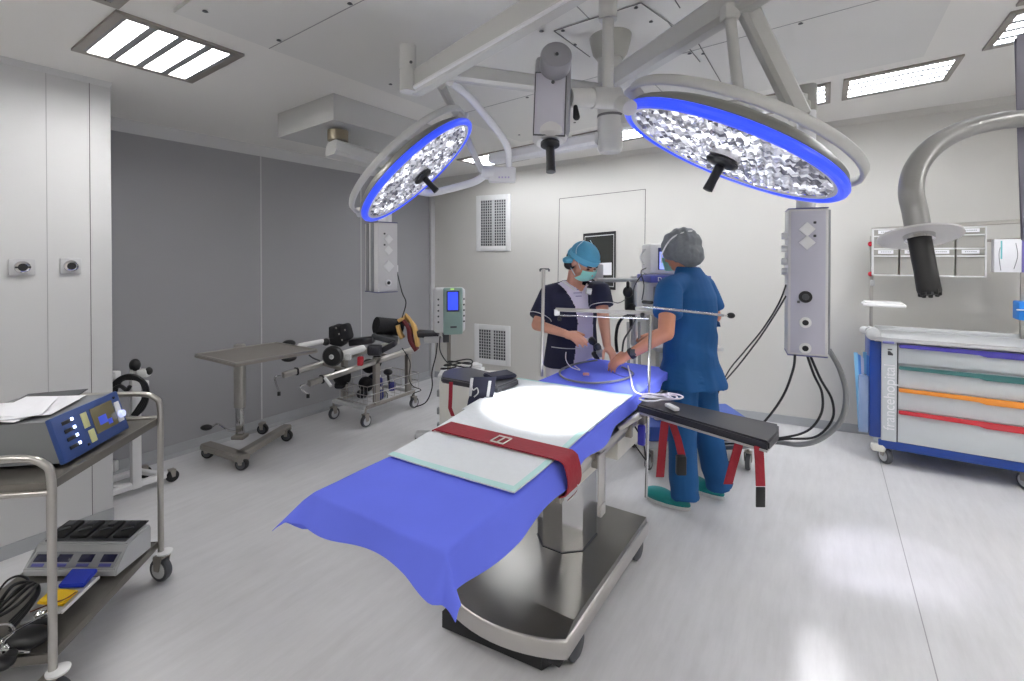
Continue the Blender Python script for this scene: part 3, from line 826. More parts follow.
def panel_pred(p, n):
    q = p - O; lf = q.dot(l); fw = q.dot(f); z = p.z
    lo = lut(z, [(.78, -.055), (.9, -.035), (1.08, -.02), (1.2, -.045), (1.34, -.115)]); hi = lut(z, [(.78, .115), (1.0, .105), (1.15, .10), (1.34, .115)])
    return n.dot(f) > .05 and fw > .02 and lo < lf < hi and (p - (sL + (eL - sL) * max(0, min(1, (p - sL).dot(eL - sL) / (eL - sL).length_squared)))).length > .085
split(o, neck_pred, None, None, nurse)
pn = split(o, panel_pred, 'tunic_front_panel', scrub_panel, nurse)
for e, s, k, r in ((eR, sR, .76, .0795), (eL, sL, .48, .0785)):
    c = s.lerp(e, k); m = M(); rr = m.ring(c, e - s, r, 24); pts = [v.co.copy() for v in rr]; m = M(); m.tube(pts, .0025, 6, 1, True); obj('sleeve_piping', m, whitep, nurse)
m = M(); m.tube([A(.137, -.01, .915), A(.125, -.06, .915), A(.10, -.12, .917), A(.05, -.175, .92)], .003, 6); obj('pocket_piping', m, ltgrey, nurse)
def trousers(m):
    m.loft([(A(0, 0, .70), .19, .125), (A(0, 0, .86), .185, .12)], l, f)
    for s in (-1, 1): m.cap(A(0, s * .09, .78), A(0, s * .09, .46), .10, .075); m.cyl(A(0, s * .09, .46), A(-.01, s * .09, .09), .075, .072)
blob('trousers', trousers, .012, 3, trouser_white, nurse)
for s in (-1, 1):
    m = M(); m.ell(A(.05, s * .095, .045), (.05, .14, .05), basis(l, f, U)); m.b.verts.ensure_lookup_table()
    for v in m.b.verts: v.co.z = max(v.co.z, .0)
    obj('shoe', m, whitep, nurse)
# badge, print, cap, mask, hair
Rb = basis(l, U.cross(l) * -1, U)
def front_pt(px, py, d=3.0):   # find a point on the chest surface along the line of sight
    a = ray(px, py); best = 3.15
    for k in range(120):
        tt = 2.8 + k * .005; p = V((0, 0, EYE)) + V((a.x, a.y, a.z)) * tt; q = p - A(.015, 0, 0)
        if (q.dot(l) / .190) ** 2 + (q.dot(f) / .142) ** 2 < 1: best = tt; break
    return V((0, 0, EYE)) + V((a.x, a.y, a.z)) * best
bd = front_pt(589.5, 291.5)
badge = obj('name_badge', M().boxr(bd + f * .014, (.07, .005, .042), basis(l, -f, U) @ Matrix.Rotation(.2, 3, 'Y'), .003), ltgrey, nurse)
obj('badge_card', M().boxr(bd + f * .0175 - l * .004, (.05, .002, .026), basis(l, -f, U) @ Matrix.Rotation(.2, 3, 'Y')), whitep, badge)
m = M()
for px, py, w in ((577, 289.5, .012), (577, 292.8, .06), (578, 296, .042)):
    m.boxr(front_pt(px, py) + f * .010, (w, .003, .004), basis(l, -f, U))
obj('uniform_print', m, mat('print_blue', (90, 90, 150), .6), nurse)
m = M(); m.tube([A(.03, -.085, 1.355), A(.09, -.07, 1.335), A(.115, -.035, 1.30), A(.115, .0, 1.28), A(.11, .035, 1.30), A(.085, .07, 1.34)], .004, 6); obj('lanyard', m, whitep, nurse)
def cap_a(m):
    R = basis(hl, hf, hu); m.ell(HC + hu * .045 - hf * .012, (.090, .108, .088), R, 24, 16)
blob_cap = blob('surgical_cap', lambda m: (cap_a(m), m.ell(HC - hf * .085 + hu * .0, (.055, .05, .05))), .006, 3, cap_blue, nurse)
split(blob_cap, lambda p, n: (p - HC).dot(hu) < (.012 + .06 * max(0, (p - HC).dot(hf))) and (p - HC).dot(hf) > -.05, None, None, nurse)
m = M(); pts = []
for k in range(28):
    a = 2 * PI * k / 28; pts.append(HC + hu * (.034 + .018 * math.sin(a)) - hf * .010 + hl * math.cos(a) * .086 + hf * math.sin(a) * .104)
def band(u, v):
    k = u * 28; i = int(k) % 28; p = pts[i].lerp(pts[(i + 1) % 28], k - int(k)); return p + hu * (v - .5) * .034 + (p - HC - hu * .03).normalized() * .003
obj('cap_band', M().grid(band, 28, 2), cap_band, nurse, solid=.002)
obj('cap_pouch', M().ell(HC - RGT * .088 - FWD * .0 + U * .012, (.045, .05, .028)), cap_band, nurse)
hr = M(); hr.ell(HC - RGT * .088 - U * .018, (.036, .04, .032)); hr.ell(HC - hf * .095 - hu * .028 , (.042, .038, .04)); hr.ell(HC - hf * .045 - hu * .02, (.07, .055, .06), basis(hl, hf, hu)); obj('hair', hr, hair_m, nurse)
def mask_pt(u, v):
    a = (u - .5) * 2.1; b = (v - .5)
    r = .071 + .014 * math.cos(a)
    return HC + hf * (.045 + .072 * math.cos(a) * (1 - .5 * b * b)) + hl * math.sin(a) * r + hu * (-.045 + b * .088 + .008 * math.cos(a * 2) * (1 if b > 0 else -.6)) - hf * max(0, -b) * .05
obj('face_mask', M().grid(mask_pt, 14, 8), mask_m, nurse, angle=80, solid=.003)
for s in (-1, 1):
    m = M(); m.tube([HC + hl * s * .070 + hf * .06 - hu * .01, HC + hl * s * .083 - hf * .0 + hu * .035, HC + hl * s * .085 - hf * .04 + hu * .085, HC + hl * s * .03 - hf * .06 + hu * .132], .0025, 6); obj('mask_tie', m, mat('mask_tie', (190, 225, 235), .7), nurse)
    m = M(); m.tube([HC + hl * s * .070 + hf * .05 - hu * .07, HC + hl * s * .082 + hf * .0 - hu * .05, HC + hl * s * .06 - hf * .06 - hu * .05], .0025, 6); obj('mask_tie', m, MATS['mask_tie'], nurse)
for s in (-1, 1):
    m = M(); m.ell(HC + hf * .083 + hl * s * .031 + hu * .008, (.013, .007, .006), basis(hl, hf, hu)); obj('eye', m, mat('closed_eye', (120, 80, 70), .6), nurse)
    m = M(); m.tube([HC + hf * .090 + hl * s * .016 + hu * .026, HC + hf * .092 + hl * s * .032 + hu * .030, HC + hf * .08 + hl * s * .05 + hu * .025], .0035, 6); obj('eyebrow', m, hair_m, nurse)
# the small instruments held over the drape
t = thing('breathing_valve', 'small black and grey valve assembly between the nurse in navy\'s hands', 'medical device', D(597, 362, 2.93))
for a, b, r, mm in (((583, 339), (591, 341), .010, steel), ((590, 338), (596, 347), .022, black), ((596, 344), (601, 352), .02, dkgrey), ((598, 350), (604, 358), .024, midgrey), ((593, 352), (598, 360), .016, black)):
    m = M(); m.lathe([(r * .7, 0), (r, .008), (r, .03), (r * .6, .045)], D(*a, 2.92), D(*b, 2.92) - D(*a, 2.92), 14); obj('valve_body', m, mm, t)

# --- person in petrol blue scrubs, back to us
O2 = D(690, 256, 2.95); O2.z = 0; f2 = V((-.954, .299, 0)).normalized(); l2 = V((-f2.y, f2.x, 0))
def B(fw, lf, up): return O2 + f2 * fw + l2 * lf + U * up
doc = thing('person', 'person in petrol blue scrubs, grey bouffant cap and teal clogs, seen from behind', 'person', O2)
HC2 = D(679, 251, 3.0); gf = (f2 * .93 - l2 * .10 - U * .36).normalized(); gl = U.cross(gf).normalized(); gu = gf.cross(gl); gu = gu if gu.z > 0 else -gu
s2L, e2L, w2L, h2L = D(669, 288, 2.80), D(666, 333, 2.68), D(629, 355, 2.76), D(605, 367, 2.82)
s2R, e2R, w2R = D(703, 284, 3.08), D(714, 316, 3.10), B(.32, -.10, 1.0)
lf_, rf_ = (G(688, 510), G(650, 499)), (G(722, 499), G(688, 487))
def body_b(m):
    head_shape(m, HC2, gf, gl, gu)
    m.cap(B(.0, 0, 1.34), HC2 - gu * .05 - gf * .03, .056, .052)
    m.loft([(B(0, 0, .85), .15, .10), (B(0, 0, 1.1), .14, .10), (B(0, 0, 1.3), .15, .09), (B(0, 0, 1.38), .08, .06)], l2, f2)
    for s, e, w in ((s2L, e2L, w2L), (s2R, e2R, w2R)): m.cap(s, e, .052, .045); m.cap(e, w, .044, .027)
    hand(m, w2L, h2L - w2L, U - FWD * .5, (FWD * .7 + U * .4), .45, 1.02)
    hand(m, w2R, f2 - U * .3, U, l2, .5)
    for h, tt in (lf_, rf_):
        hp = B(0, .08 if h is lf_[0] else -.09, .88); an = h.lerp(tt, .2) + U * .09; kn = hp.lerp(an, .5) + f2 * .02
        m.cap(hp, kn, .085, .056); m.cap(kn, an, .056, .038); m.cap(an - U * .035, h.lerp(tt, .7) + U * .04, .030, .026)
blob('body', body_b, .0055, 3, skin_d, doc)
def tunic_b(m):
    m.loft([(B(-.01, 0, .745), .245, .20), (B(-.01, 0, .765), .243, .197), (B(-.0, 0, .88), .205, .155), (B(-.01, 0, 1.02), .18, .135), (B(-.02, 0, 1.15), .19, .135), (B(-.02, 0, 1.28), .195, .12), (B(-.01, 0, 1.37), .155, .10), (B(.0, 0, 1.42), .11, .085), (B(.01, 0, 1.465), .072, .068)], l2, f2)
    for s, e, k in ((s2L, e2L, .62), (s2R, e2R, .8)):
        q = s.lerp(e, k); L = (q - s).length; m.lathe([(.03, -.05), (.062, -.03), (.072, 0), (.076, L * .5), (.080, L)], s, e - s, 18)
    m.cap(s2L, B(-.01, .06, 1.38), .068, .06); m.cap(s2R, B(-.01, -.06, 1.38), .068, .06)
o = blob('scrub_top', tunic_b, .009, 3, scrub_blue, doc)
for v in o.data.vertices:                                   # soft folds in the cloth
    p = v.co; k = sst((1.15 - abs(p.z - 1.0)) / .3)
    d = (.010 * math.sin(p.z * 30 + p.x * 9 + p.y * 14) * math.exp(-((p.z - 1.03) / .13) ** 2) + .006 * math.sin(p.x * 40 + p.y * 30) * math.exp(-((p.z - .78) / .1) ** 2)) + .012 * noise.noise(V((p.x * 6, p.y * 6, p.z * 5)))
    v.co = p + v.normal * d
def trousers_b(m):
    m.loft([(B(0, 0, .76), .19, .135), (B(0, 0, .9), .18, .13)], l2, f2)
    for (h, tt), sd in ((lf_, .085), (rf_, -.09)):
        hp = B(0, sd, .84); an = h.lerp(tt, .06) + U * .072; kn = hp.lerp(an, .5) + f2 * .015
        m.cap(hp, kn, .108, .088); m.cyl(kn, an, .084, .084); m.ell(an + U * .04, (.083, .083, .03))
o = blob('scrub_trousers', trousers_b, .010, 3, scrub_blue, doc)
for v in o.data.vertices:
    p = v.co; v.co = p + v.normal * (.009 * noise.noise(V((p.x * 11, p.y * 11, p.z * 3))) + .004 * math.sin(p.z * 40) * math.exp(-((p.z - .1) / .1) ** 2))
for h, tt in (lf_, rf_):
    dv = (tt - h).normalized(); sv = dv.cross(U); R = basis(sv, dv, U); c = h.lerp(tt, .5) - dv * 0.0
    L = .285; c = h + dv * .12
    def clog(m):
        m.ell(c + dv * .05 + U * .05, (.050, .095, .042), R); m.ell(c - dv * .06 + U * .045, (.040, .07, .035), R); m.loft([(c + dv * .0 + U * .018, .044, .135), (c + dv * .0 + U * .034, .046, .138)], sv, dv)
    cl = blob('clog', clog, .006, 3, clog_m, doc)
    so = M().loft([(c + U * .001, .040, .130), (c + U * .012, .045, .138), (c + U * .022, .046, .139)], sv, dv, 28); obj('sole', so, whitep, cl)
wm = w2L.lerp(e2L, .08)
wt = obj('watch', M().lathe([(.030, -.014), (.0325, -.008), (.0325, .008), (.030, .014)], wm, (e2L - w2L), 20), black, doc)
obj('watch_face', M().boxr(wm - FWD * .030 + U * .012, (.034, .010, .036), RC, .005), dkgrey, wt)
def bonnet(m):
    R = basis(gl, gf, gu); m.ell(HC2 + gu * .025 - gf * .025, (.112, .128, .110), R, 24, 16); m.ell(HC2 - gf * .065 - gu * .045, (.098, .08, .085), R)
bouf = mat('grey_bouffant', (128, 132, 136), .85, var=.22, scale=38, bump=.5)
o = blob('bouffant_cap', bonnet, .006, 3, bouf, doc)
for v in o.data.vertices:
    p = v.co; v.co = p + v.normal * (.006 * noise.noise(p * 30) + .003 * math.sin(p.x * 120 + p.y * 60))
m = M(); pts = [HC2 + gf * .095 - gu * .045 + gl * .075, HC2 + gf * .03 - gu * .0 + gl * .122, HC2 - gf * .06 + gu * .065 + gl * .098, HC2 - gf * .135 + gu * .075 + gl * .02, HC2 - gf * .12 + gu * .06 - gl * .07]
m.tube(pts, .0045, 6); obj('mask_tie', m, whitep, doc)
m = M(); m.tube([HC2 - gf * .05 - gu * .09 + gl * .05, HC2 - gf * .11 - gu * .085 + gl * .0, HC2 - gf * .08 - gu * .09 - gl * .07], .003, 6); obj('mask_tie', m, whitep, doc)
def mask2(u, v):
    a = (u - .5) * 2.2; b = (v - .5)
    return HC2 + gf * (.045 + .074 * math.cos(a)) + gl * math.sin(a) * .088 + gu * (-.045 + b * .09)
obj('face_mask', M().grid(mask2, 14, 6), mask_m, doc, solid=.003)
for s in (-1, 1): obj('eye', M().ell(HC2 + gf * .085 + gl * s * .031 + gu * .006, (.012, .006, .005), basis(gl, gf, gu)), hair_m, doc)

# ------------------------------------------------------------------ surgical lamps
def lamp(name_label, c, n, e1, R, hoop, cat='surgical lamp'):
    n = n.normalized(); e1 = (e1 - n * e1.dot(n)).normalized(); w = n.cross(e1)
    toc = (V((0, 0, EYE)) - c)
    if w.dot(toc) < 0: w = -w
    t = thing('surgical_lamp', name_label, cat, c, 0)
    m = M(); m.lathe([(R * .95, -.002), (R * .985, -.016), (R * .96, -.034), (R * .86, -.055), (R * .55, -.070), (R * .15, -.074)], c, n, 56, ref=e1); obj('housing', m, mat('lamp_back_grey', (142, 142, 134), .35, .1), t, angle=40)
    pts = [c + e1 * math.cos(2 * PI * k / 72) * R * .965 + w * math.sin(2 * PI * k / 72) * R * .965 for k in range(72)]
    obj('lit_rim', M().tube(pts, .0165, 10, 1, True), blue_rim, t)
    # facetted lens field
    m = M(); s = .030
    rr = random.Random(3)
    for i in range(-16, 17):
        for j in range(-16, 17):
            x = (i + .5 * (j % 2)) * s; y = j * s * .87
            if math.hypot(x, y) > R * .91: continue
            p = c + e1 * x + w * y; tip = p + n * (.006 + .006 * rr.random()) + e1 * rr.uniform(-.006, .006) + w * rr.uniform(-.006, .006)
            hx = []
            for k in range(6):
                a = PI / 6 + k * PI / 3; q = p + (e1 * math.cos(a) + w * math.sin(a)) * s * .577
                hx.append(m.b.verts.new(q))
            tp = m.b.verts.new(tip)
            for k in range(6): m.b.faces.new([hx[k], hx[(k + 1) % 6], tp])
    obj('lens_field', m, lens_m, t, angle=5)
    m = M(); m.lathe([(R * .925, .004), (R * .935, .010), (R * .90, .010), (R * .895, .004)], c, n, 56, cap=False, ref=e1); obj('inner_ring', m, pendlight, t, angle=60)
    m = M(); m.lathe([(.05, .0), (.05, .022)], c, n, 24); obj('centre_mount', m, pendlight, t)
    m = M(); m.lathe([(.020, .02), (.052, .030), (.054, .037), (.046, .044), (.018, .048)], c, n, 28); fl = obj('handle_flange', m, black, t)
    m = M(); m.lathe([(.013, .045), (.0155, .055), (.0145, .10), (.0165, .135), (.010, .137)], c, n, 16); obj('handle', m, black, fl)
    # gimbal hoop behind the head
    a0, a1, off, k = hoop; pts = []
    for q in range(41):
        a = math.radians(a0 + (a1 - a0) * q / 40); pts.append(c - n * off + e1 * math.cos(a) * R * k + w * math.sin(a) * R * k)
    obj('gimbal_hoop', M().sweep(pts, .014, .030, up=n), armgrey, t, angle=50)
    for a in (a0, a1):
        a = math.radians(a); d = e1 * math.cos(a) + w * math.sin(a)
        obj('hoop_pivot', M().cyl(c + d * R * .90 - n * (.03), c + d * R * (k + .02) - n * off, .026), pendlight, t)
    return t, c, n, e1, w
def raydir(px, py): return ray(px, py).normalized()
Z = V((0, 0, 1))
cR = D(727.2, 152.5, 1.58); nR = V((-.4266, -.1229, -.896))
lamp('large round surgical lamp head with blue rim, right of the two, over the scrub-clad person', cR, nR, RGT * .925 - Z * .38, .361, (-4, 184, .060, 1.03))
cL = D(418.4, 171.6, 2.448); nL = V((.5595, .3864, -.7333))
lamp('round surgical lamp head with blue rim tilted steeply, left of the two', cL, nL, RGT * .70 + Z * .71, .361, (-5, 186, .068, 1.02))

# camera head between the lamps
t = thing('camera_head', 'grey box-shaped lamp camera head with black hanging handle between the two lamps', 'surgical camera', D(551, 98, 1.5))
Rt = basis(RGT, FWD, Z) @ Matrix.Rotation(math.radians(-9), 3, 'X') @ Matrix.Rotation(math.radians(2.5), 3, 'Y')
m = M().boxr(D(552, 99, 1.52), (.113, .07, .255), Rt, .014, 3); obj('housing', m, mat('camera_head_grey', (158, 158, 164), .35, .3), t)
m = M().boxr(D(550, 104, 1.482), (.092, .006, .20), Rt, .002); obj('front_plate', m, pendgrey, t)
m = M()
for a_, b_ in ((-1, 0), (1, 0), (0, 1), (0, -1)): m.boxr(D(550, 104, 1.480) + Rt @ V((a_ * .0475, 0, b_ * .1015)), (.0025 if a_ else .097, .006, .0025 if b_ else .205), Rt)
obj('plate_joint', m, dkgrey, t)
ax = (-FWD * .94 + Z * .30).normalized()
m = M().lathe([(.044, -.05), (.048, -.04), (.048, .01), (.045, .016), (.001, .017)], D(556, 58, 1.46), ax, 32); obj('pivot_cap', m, MATS['camera_head_grey'], t)
m = M().lathe([(.006, .0), (.004, .004)], D(557, 54, 1.44), ax, 8); m.lathe([(.006, .0), (.004, .004)], D(553, 82, 1.475), -FWD, 8); m.lathe([(.005, .0), (.003, .004)], D(550, 126, 1.475), -FWD, 8); obj('screw', m, dkgrey, t)
m = M().lathe([(.040, 0), (.054, -.012), (.054, -.03), (.045, -.05)], D(550, 143, 1.50), (-Z * .93 - FWD * .3), 28); obj('lower_collar', m, pendlight, t)
h0 = D(550, 142, 1.47); hd = (D(551, 175, 1.44) - h0).normalized()
m = M().lathe([(.018, 0), (.029, .003), (.029, .012), (.014, .02)], h0, hd, 24); fl = obj('handle_flange', m, black, t)
m = M().lathe([(.012, .0), (.0135, .02), (.0135, .08), (.0145, .1), (.008, .102)], h0, hd, 18); obj('handle', m, black, fl)

# ------------------------------------------------------------------ ceiling mast and arms
t = thing('ceiling_mast', 'ceiling mast with grey support arms carrying lamps and equipment columns', 'ceiling mount', D(610, 40, 2.4))
mc = D(610, 140, 2.42); mx_, my_ = mc.x, mc.y
zz2 = zc(mx_)
def zat(py, d): return EYE + (256 - py) / FPX * d
obj('cone_cover', M().lathe([(.105, 0), (.10, -.03), (.085, -.09), (.065, -.115)], (mx_, my_, zz2 - .02), (0, 0, 1), 32), lampgrey, t, angle=50)
obj('hub', M().lathe([(.05, zat(153, 2.42)), (.062, zat(149, 2.42)), (.062, zat(72, 2.42)), (.058, zz2 - .12)], (mx_, my_, 0), (0, 0, 1), 32), armgrey, t)
obj('hub_ring', M().lathe([(.0635, zat(118, 2.42)), (.0635, zat(115.5, 2.42))], (mx_, my_, 0), (0, 0, 1), 32), line_m, t)
# lower pendant beams
obj('beam', M().sweep([D(600, 139, 2.42), D(494, 159, 3.0)], .09, .062), armwhite, t)
jp = D(806, 100, 2.5)
obj('beam', M().sweep([D(618, 122, 2.42), jp], .09, .07), armgrey, t)
obj('joint', M().box(jp.x - .05, jp.x + .05, jp.y - .05, jp.y + .05, jp.z - .075, jp.z + .075, .02), lampgrey, t)
# upper lamp arms
eA0, eA1 = D(416, 84, 1.75), D(585, -20, 1.25)
obj('lamp_arm', M().sweep([eA0, eA1], .06, .088), armgrey, t)
obj('arm_cover_strip', M().sweep([D(414, 90.5, 1.735), D(590, -9, 1.237)], .045, .012), armwhite, t)
eb = D(406, 78, 1.76)
m = M(); m.cyl(D(408, 92, 1.72), D(408, 70, 1.72), .028); m.cyl(D(408, 70, 1.72), D(408, 46, 1.72), .030, .029); obj('arm_joint', m, armgrey, t)
obj('joint_screw', M().lathe([(.006, 0), (.004, .004)], D(411, 62, 1.69), -FWD, 8), dkgrey, t)
obj('lamp_arm', M().sweep([D(600, 92, 2.38), D(448, 72, 2.15)], .06, .075), armgrey, t)
obj('lamp_arm', M().sweep([D(610, 84, 2.3), D(740, -1, 1.5), D(800, -40, 1.3)], .07, .10), armgrey, t)
# right lamp suspension
m = M(); m.sweep([D(741, -4, 1.5), D(800, 116, 1.52)], .05, .06, up=RGT); obj('suspension_arm', m, armgrey, t)
m = M(); m.cyl(D(730, 16, 1.5), D(739, 98, 1.47), .0165); obj('suspension_rod', m, armgrey, t)
obj('rod_bracket', M().boxr(D(730, 13, 1.5), (.05, .05, .05), RC, .01), armgrey, t)
obj('end_bracket', M().boxr(D(801, 108, 1.55), (.05, .04, .05), RC, .012), lampgrey, t)
# left lamp suspension
obj('suspension_arm', M().sweep([D(440, 84, 2.3), D(458, 118, 2.68), D(482, 172, 2.74)], .035, .06, up=FWD), armgrey, t)
obj('suspension_tube', M().tube([D(450, 82, 2.16), D(470, 98, 2.35), (D(492, 124, 2.52)), D(507, 146, 2.64), D(509, 170, 2.72)], .019, 12), armwhite, t)
bk = D(502, 175, 2.72); obj('control_box', M().boxr(bk, (.155, .06, .085), RC, .012), armwhite, t)
obj('control_sleeve', M().cyl(D(482, 172, 2.72), D(494, 173, 2.72), .040), armwhite, t)
m = M()
for q in (-.025, -.008, .01, .027): m.boxr(bk + RGT * (q + .01) - FWD * .031 - Z * .018, (.009, .004, .009), RC)
obj('button', m, mat('pale_button', (190, 180, 215), .4), t)
obj('suspension_tube', M().tube([D(486, 174, 2.72), D(474, 182, 2.72), D(445, 190, 2.75), D(428, 193, 2.85), D(414, 190, 2.95)], .021, 12), armwhite, t)
# front mast with camera joint
m = M(); m.cyl(D(608, -40, 1.55), D(608, 20, 1.55), .029); obj('drop_tube', m, armgrey, t)
m = M(); m.cyl(D(608, 20, 1.55), D(608, 92, 1.55), .0185); obj('drop_tube', m, armgrey, t)
m = M(); m.cyl(D(570, 98, 1.52), D(592, 98, 1.54), .030); obj('cross_sleeve', m, armgrey, t)
m = M(); m.cyl(D(592.5, 98, 1.54), D(619, 98.5, 1.56), .034); obj('cross_sleeve', m, armgrey, t)
m = M(); m.cyl(D(617, 101, 1.56), D(630, 108, 1.48), .024); obj('cross_sleeve', m, armgrey, t)
obj('lock_lever', M().cap(D(575.5, 107, 1.51), D(576.5, 117, 1.50), .007, .011), black, t)

# ceiling box with pivoting beam
t = thing('ceiling_pendant_arm', 'boxed ceiling mount with short pivoting beam above the left equipment column', 'ceiling mount', (-2.9, 2.4, 2.4))
m = slope_box(-3.23, -2.61, 1.95, 2.95, -.17, -.001); obj('mount_box', m, armgrey, t)
obj('pivot', M().cyl(D(338, 141, 3.25), D(338, 131, 3.25), .068), brown_m, t)
bs = D(331, 148, 3.22); be = D(386, 164, 3.5)
obj('beam', M().sweep([bs, be], .17, .10), armgrey, t)
obj('column', M().cyl(be + V((0, 0, .02)), D(385, 224, 3.45), .047), armwhite, t)

def pendant(label, c, w, dpt, z0, z1, nrm, side):
    nrm = V((nrm.x, nrm.y, 0)).normalized(); sd = Z.cross(nrm) ; R = basis(sd, -nrm, Z)   # sd: to the right seen from the front
    t = thing('equipment_column', label, 'supply column', V((c.x, c.y, z0)))
    zc_ = (z0 + z1) / 2; h = z1 - z0
    def P(x, z, o=0): return V((c.x, c.y, z0)) + sd * x + Z * (z * h) + nrm * (o)
    obj('body', M().boxr(V((c.x, c.y, zc_)) - nrm * dpt / 2, (w, dpt, h), R, .006), pendlight, t)
    obj('front_panel', M().boxr(P(0, .5, .001), (w * .86, .004, h * .97), R, .001), pendgrey if side > 0 else pendlight, t)
    m = M(); m.boxr(V((c.x, c.y, z1)) - nrm * dpt / 2 + Z * .003, (w * 1.01, dpt * 1.01, .006), R, .002); m.boxr(V((c.x, c.y, z0)) - nrm * dpt / 2 - Z * .003, (w * 1.01, dpt * 1.01, .006), R, .002); obj('end_trim', m, purple_edge, t)
    m = M()
    for o_ in (.35, .72): m.boxr(V((c.x, c.y, zc_)) + sd * (w / 2 + .008) * side - nrm * dpt * o_, (.018, dpt * .12, h * .99), R, .003)
    obj('side_rail', m, midgrey, t)
    return t, P, R, nrm, sd
cR_ = D(808, 250, 2.4); nr = (-raydir(808, 250)); nr.z = 0; nr = Matrix.Rotation(math.radians(7), 3, 'Z') @ nr.normalized()
zR1, zR0 = zat(209, 2.4), zat(356, 2.4)
t, P, R, nn, sd = pendant('tall hanging grey supply column with round outlets, right of the person in scrubs', cR_, .172, .17, zR0, zR1, nr, 1)
def diamond(P, R, nn, x, z, s, t, material=ltgrey):
    obj('switch_plate', M().boxr(P(x, z, .008), (s, .012, s), R @ Matrix.Rotation(PI / 4, 3, 'Y'), .003), whitep, t)
diamond(P, R, nn, -.005, .86, .052, t); diamond(P, R, nn, -.005, .77, .052, t)
def outlet(P, nn, x, z, r, t, inner=black):
    o = obj('outlet', M().lathe([(r, 0), (r * .95, .006), (r * .75, .007)], P(x, z, .003), nn, 24), whitep if inner is black else black, t)
    obj('outlet_core', M().lathe([(r * .55, .004), (r * .5, .010)], P(x, z, .003), nn, 16), inner, o)
outlet(P, nn, -.01, .40, .030, t, dkgrey); outlet(P, nn, -.01, .225, .027, t); outlet(P, nn, -.01, .05, .027, t)
m = M(); m.boxr(P(-.04, .365, .006), (.012, .008, .012), R, .002)
for z in (.905, .815): m.boxr(P(.028, z, .006), (.012, .008, .012), R, .002)
obj('indicator', m, dkgrey, t)
for z in (.82, .73, .64, .57): obj('gas_port', M().cyl(P(-.086, z, -.06), P(-.110, z, -.06), .018), whitep, t)
colb = V((cR_.x, cR_.y, 0)) - nn * .085
obj('column_tube', M().cyl(V((colb.x, colb.y, zR1)), V((colb.x, colb.y, jp.z - .07)), .043), armwhite, t)

cL_ = D(388, 258, 3.4); nl = (-raydir(388, 258)); nl.z = 0; nl = Matrix.Rotation(math.radians(30), 3, 'Z') @ nl.normalized()
zL1, zL0 = zat(223, 3.4), zat(292, 3.4)
t, P, R, nn, sd = pendant('short hanging pale supply column with diamond switches, left of the back corner', cL_, .155, .19, zL0, zL1, nl, -1)
for z, s in ((.76, .05), (.60, .048), (.37, .062)): diamond(P, R, nn, .0, z, s, t)
outlet(P, nn, 0, .13, .024, t)
m = M()
for z in (.84, .68): m.boxr(P(-.03, z, .006), (.012, .008, .012), R, .002)
obj('indicator', m, dkgrey, t)
obj('plug', M().boxr(P(.09, .33, -.05), (.03, .03, .05), R, .004), whitep, t)
pc = P(.10, .30, -.05)
m = M(); m.tube([pc, D(402, 292, 3.42), D(406, 303, 3.44), D(402, 318, 3.46)], .004, 6); tag(obj('power_cable', m, black), 'thin black cable hanging from the left supply column', 'cable')

# cables under the right column
def cable(lab, pts, r, material, sm=8, name='power_cable'):
    return tag(obj(name, M().tube([D(*p) for p in pts], r, 8, sm), material), lab, 'cable')
cable('black cable curving left from the bottom of the right supply column', [(795, 355, 2.42), (793, 370, 2.44), (783, 396, 2.5), (765, 421, 2.6), (744, 440, 2.7), (735, 460, 2.9), (720, 462, 3.2)], .006, black)
cable('inner black cable looping down from the right supply column behind the arm board', [(807, 355, 2.42), (814, 375, 2.42), (822, 393, 2.43), (821, 414, 2.45), (807, 431, 2.5), (780, 438, 2.6), (748, 440, 2.8), (712, 440, 3.2)], .006, black)
cable('outer black cable looping down from the right supply column behind the arm board', [(810, 355, 2.43), (820, 378, 2.42), (832, 400, 2.43), (832, 420, 2.45), (815, 437, 2.5), (785, 439, 2.6), (750, 443, 2.8), (714, 444, 3.2)], .006, black)
cable('thick grey hose bowing out below the right supply column', [(829, 350, 2.45), (840, 370, 2.45), (846, 395, 2.45), (841, 420, 2.46), (822, 438, 2.5), (800, 444.5, 2.55), (772, 442, 2.7), (740, 447, 2.9), (716, 448, 3.2)], .013, cable_grey, name='gas_hose')
cable('pair cable strand hanging from the ports on the left face of the right supply column', [(786, 285, 2.5), (778, 305, 2.6), (762, 330, 2.8), (744, 352, 3.0), (728, 372, 3.2), (715, 400, 3.3)], .0045, black)
cable('second strand beside it hanging from the ports of the right supply column', [(786, 296, 2.5), (774, 316, 2.6), (758, 340, 2.8), (738, 366, 3.05), (722, 384, 3.25)], .0045, black)

# ------------------------------------------------------------------ anaesthesia machine
ax0 = D(686, 440, 3.65); ax0.z = 0
t = thing('anaesthesia_machine', 'anaesthesia machine on wheels with blue band and screen, behind the person in scrubs', 'medical machine', ax0)
Ra = basis(RGT, FWD, Z)
def AB(m, cx_, cy_, z0, z1, w, d, bev=.008):
    return m.boxr(ax0 + RGT * cx_ + FWD * cy_ + Z * ((z0 + z1) / 2), (w, d, z1 - z0), Ra, bev)
def axx(px, d=3.5): return (px - CX) / FPX * d - (ax0.dot(RGT))
obj('base', AB(M(), .02, 0, .17, .23, .84, .56, .02), ltgrey, t)
obj('base_band', AB(M(), .02, -.02, .23, .34, .80, .54, .02), mat('machine_blue', (62, 92, 176), .4), t)
for sx in (-.34, .37):
    for sy in (-.2, .2): caster(t, ax0 + RGT * sx + FWD * sy, .06, .03, top=.17)
obj('cabinet', AB(M(), -.06, .05, .34, .86, .46, .45, .015), cream, t)
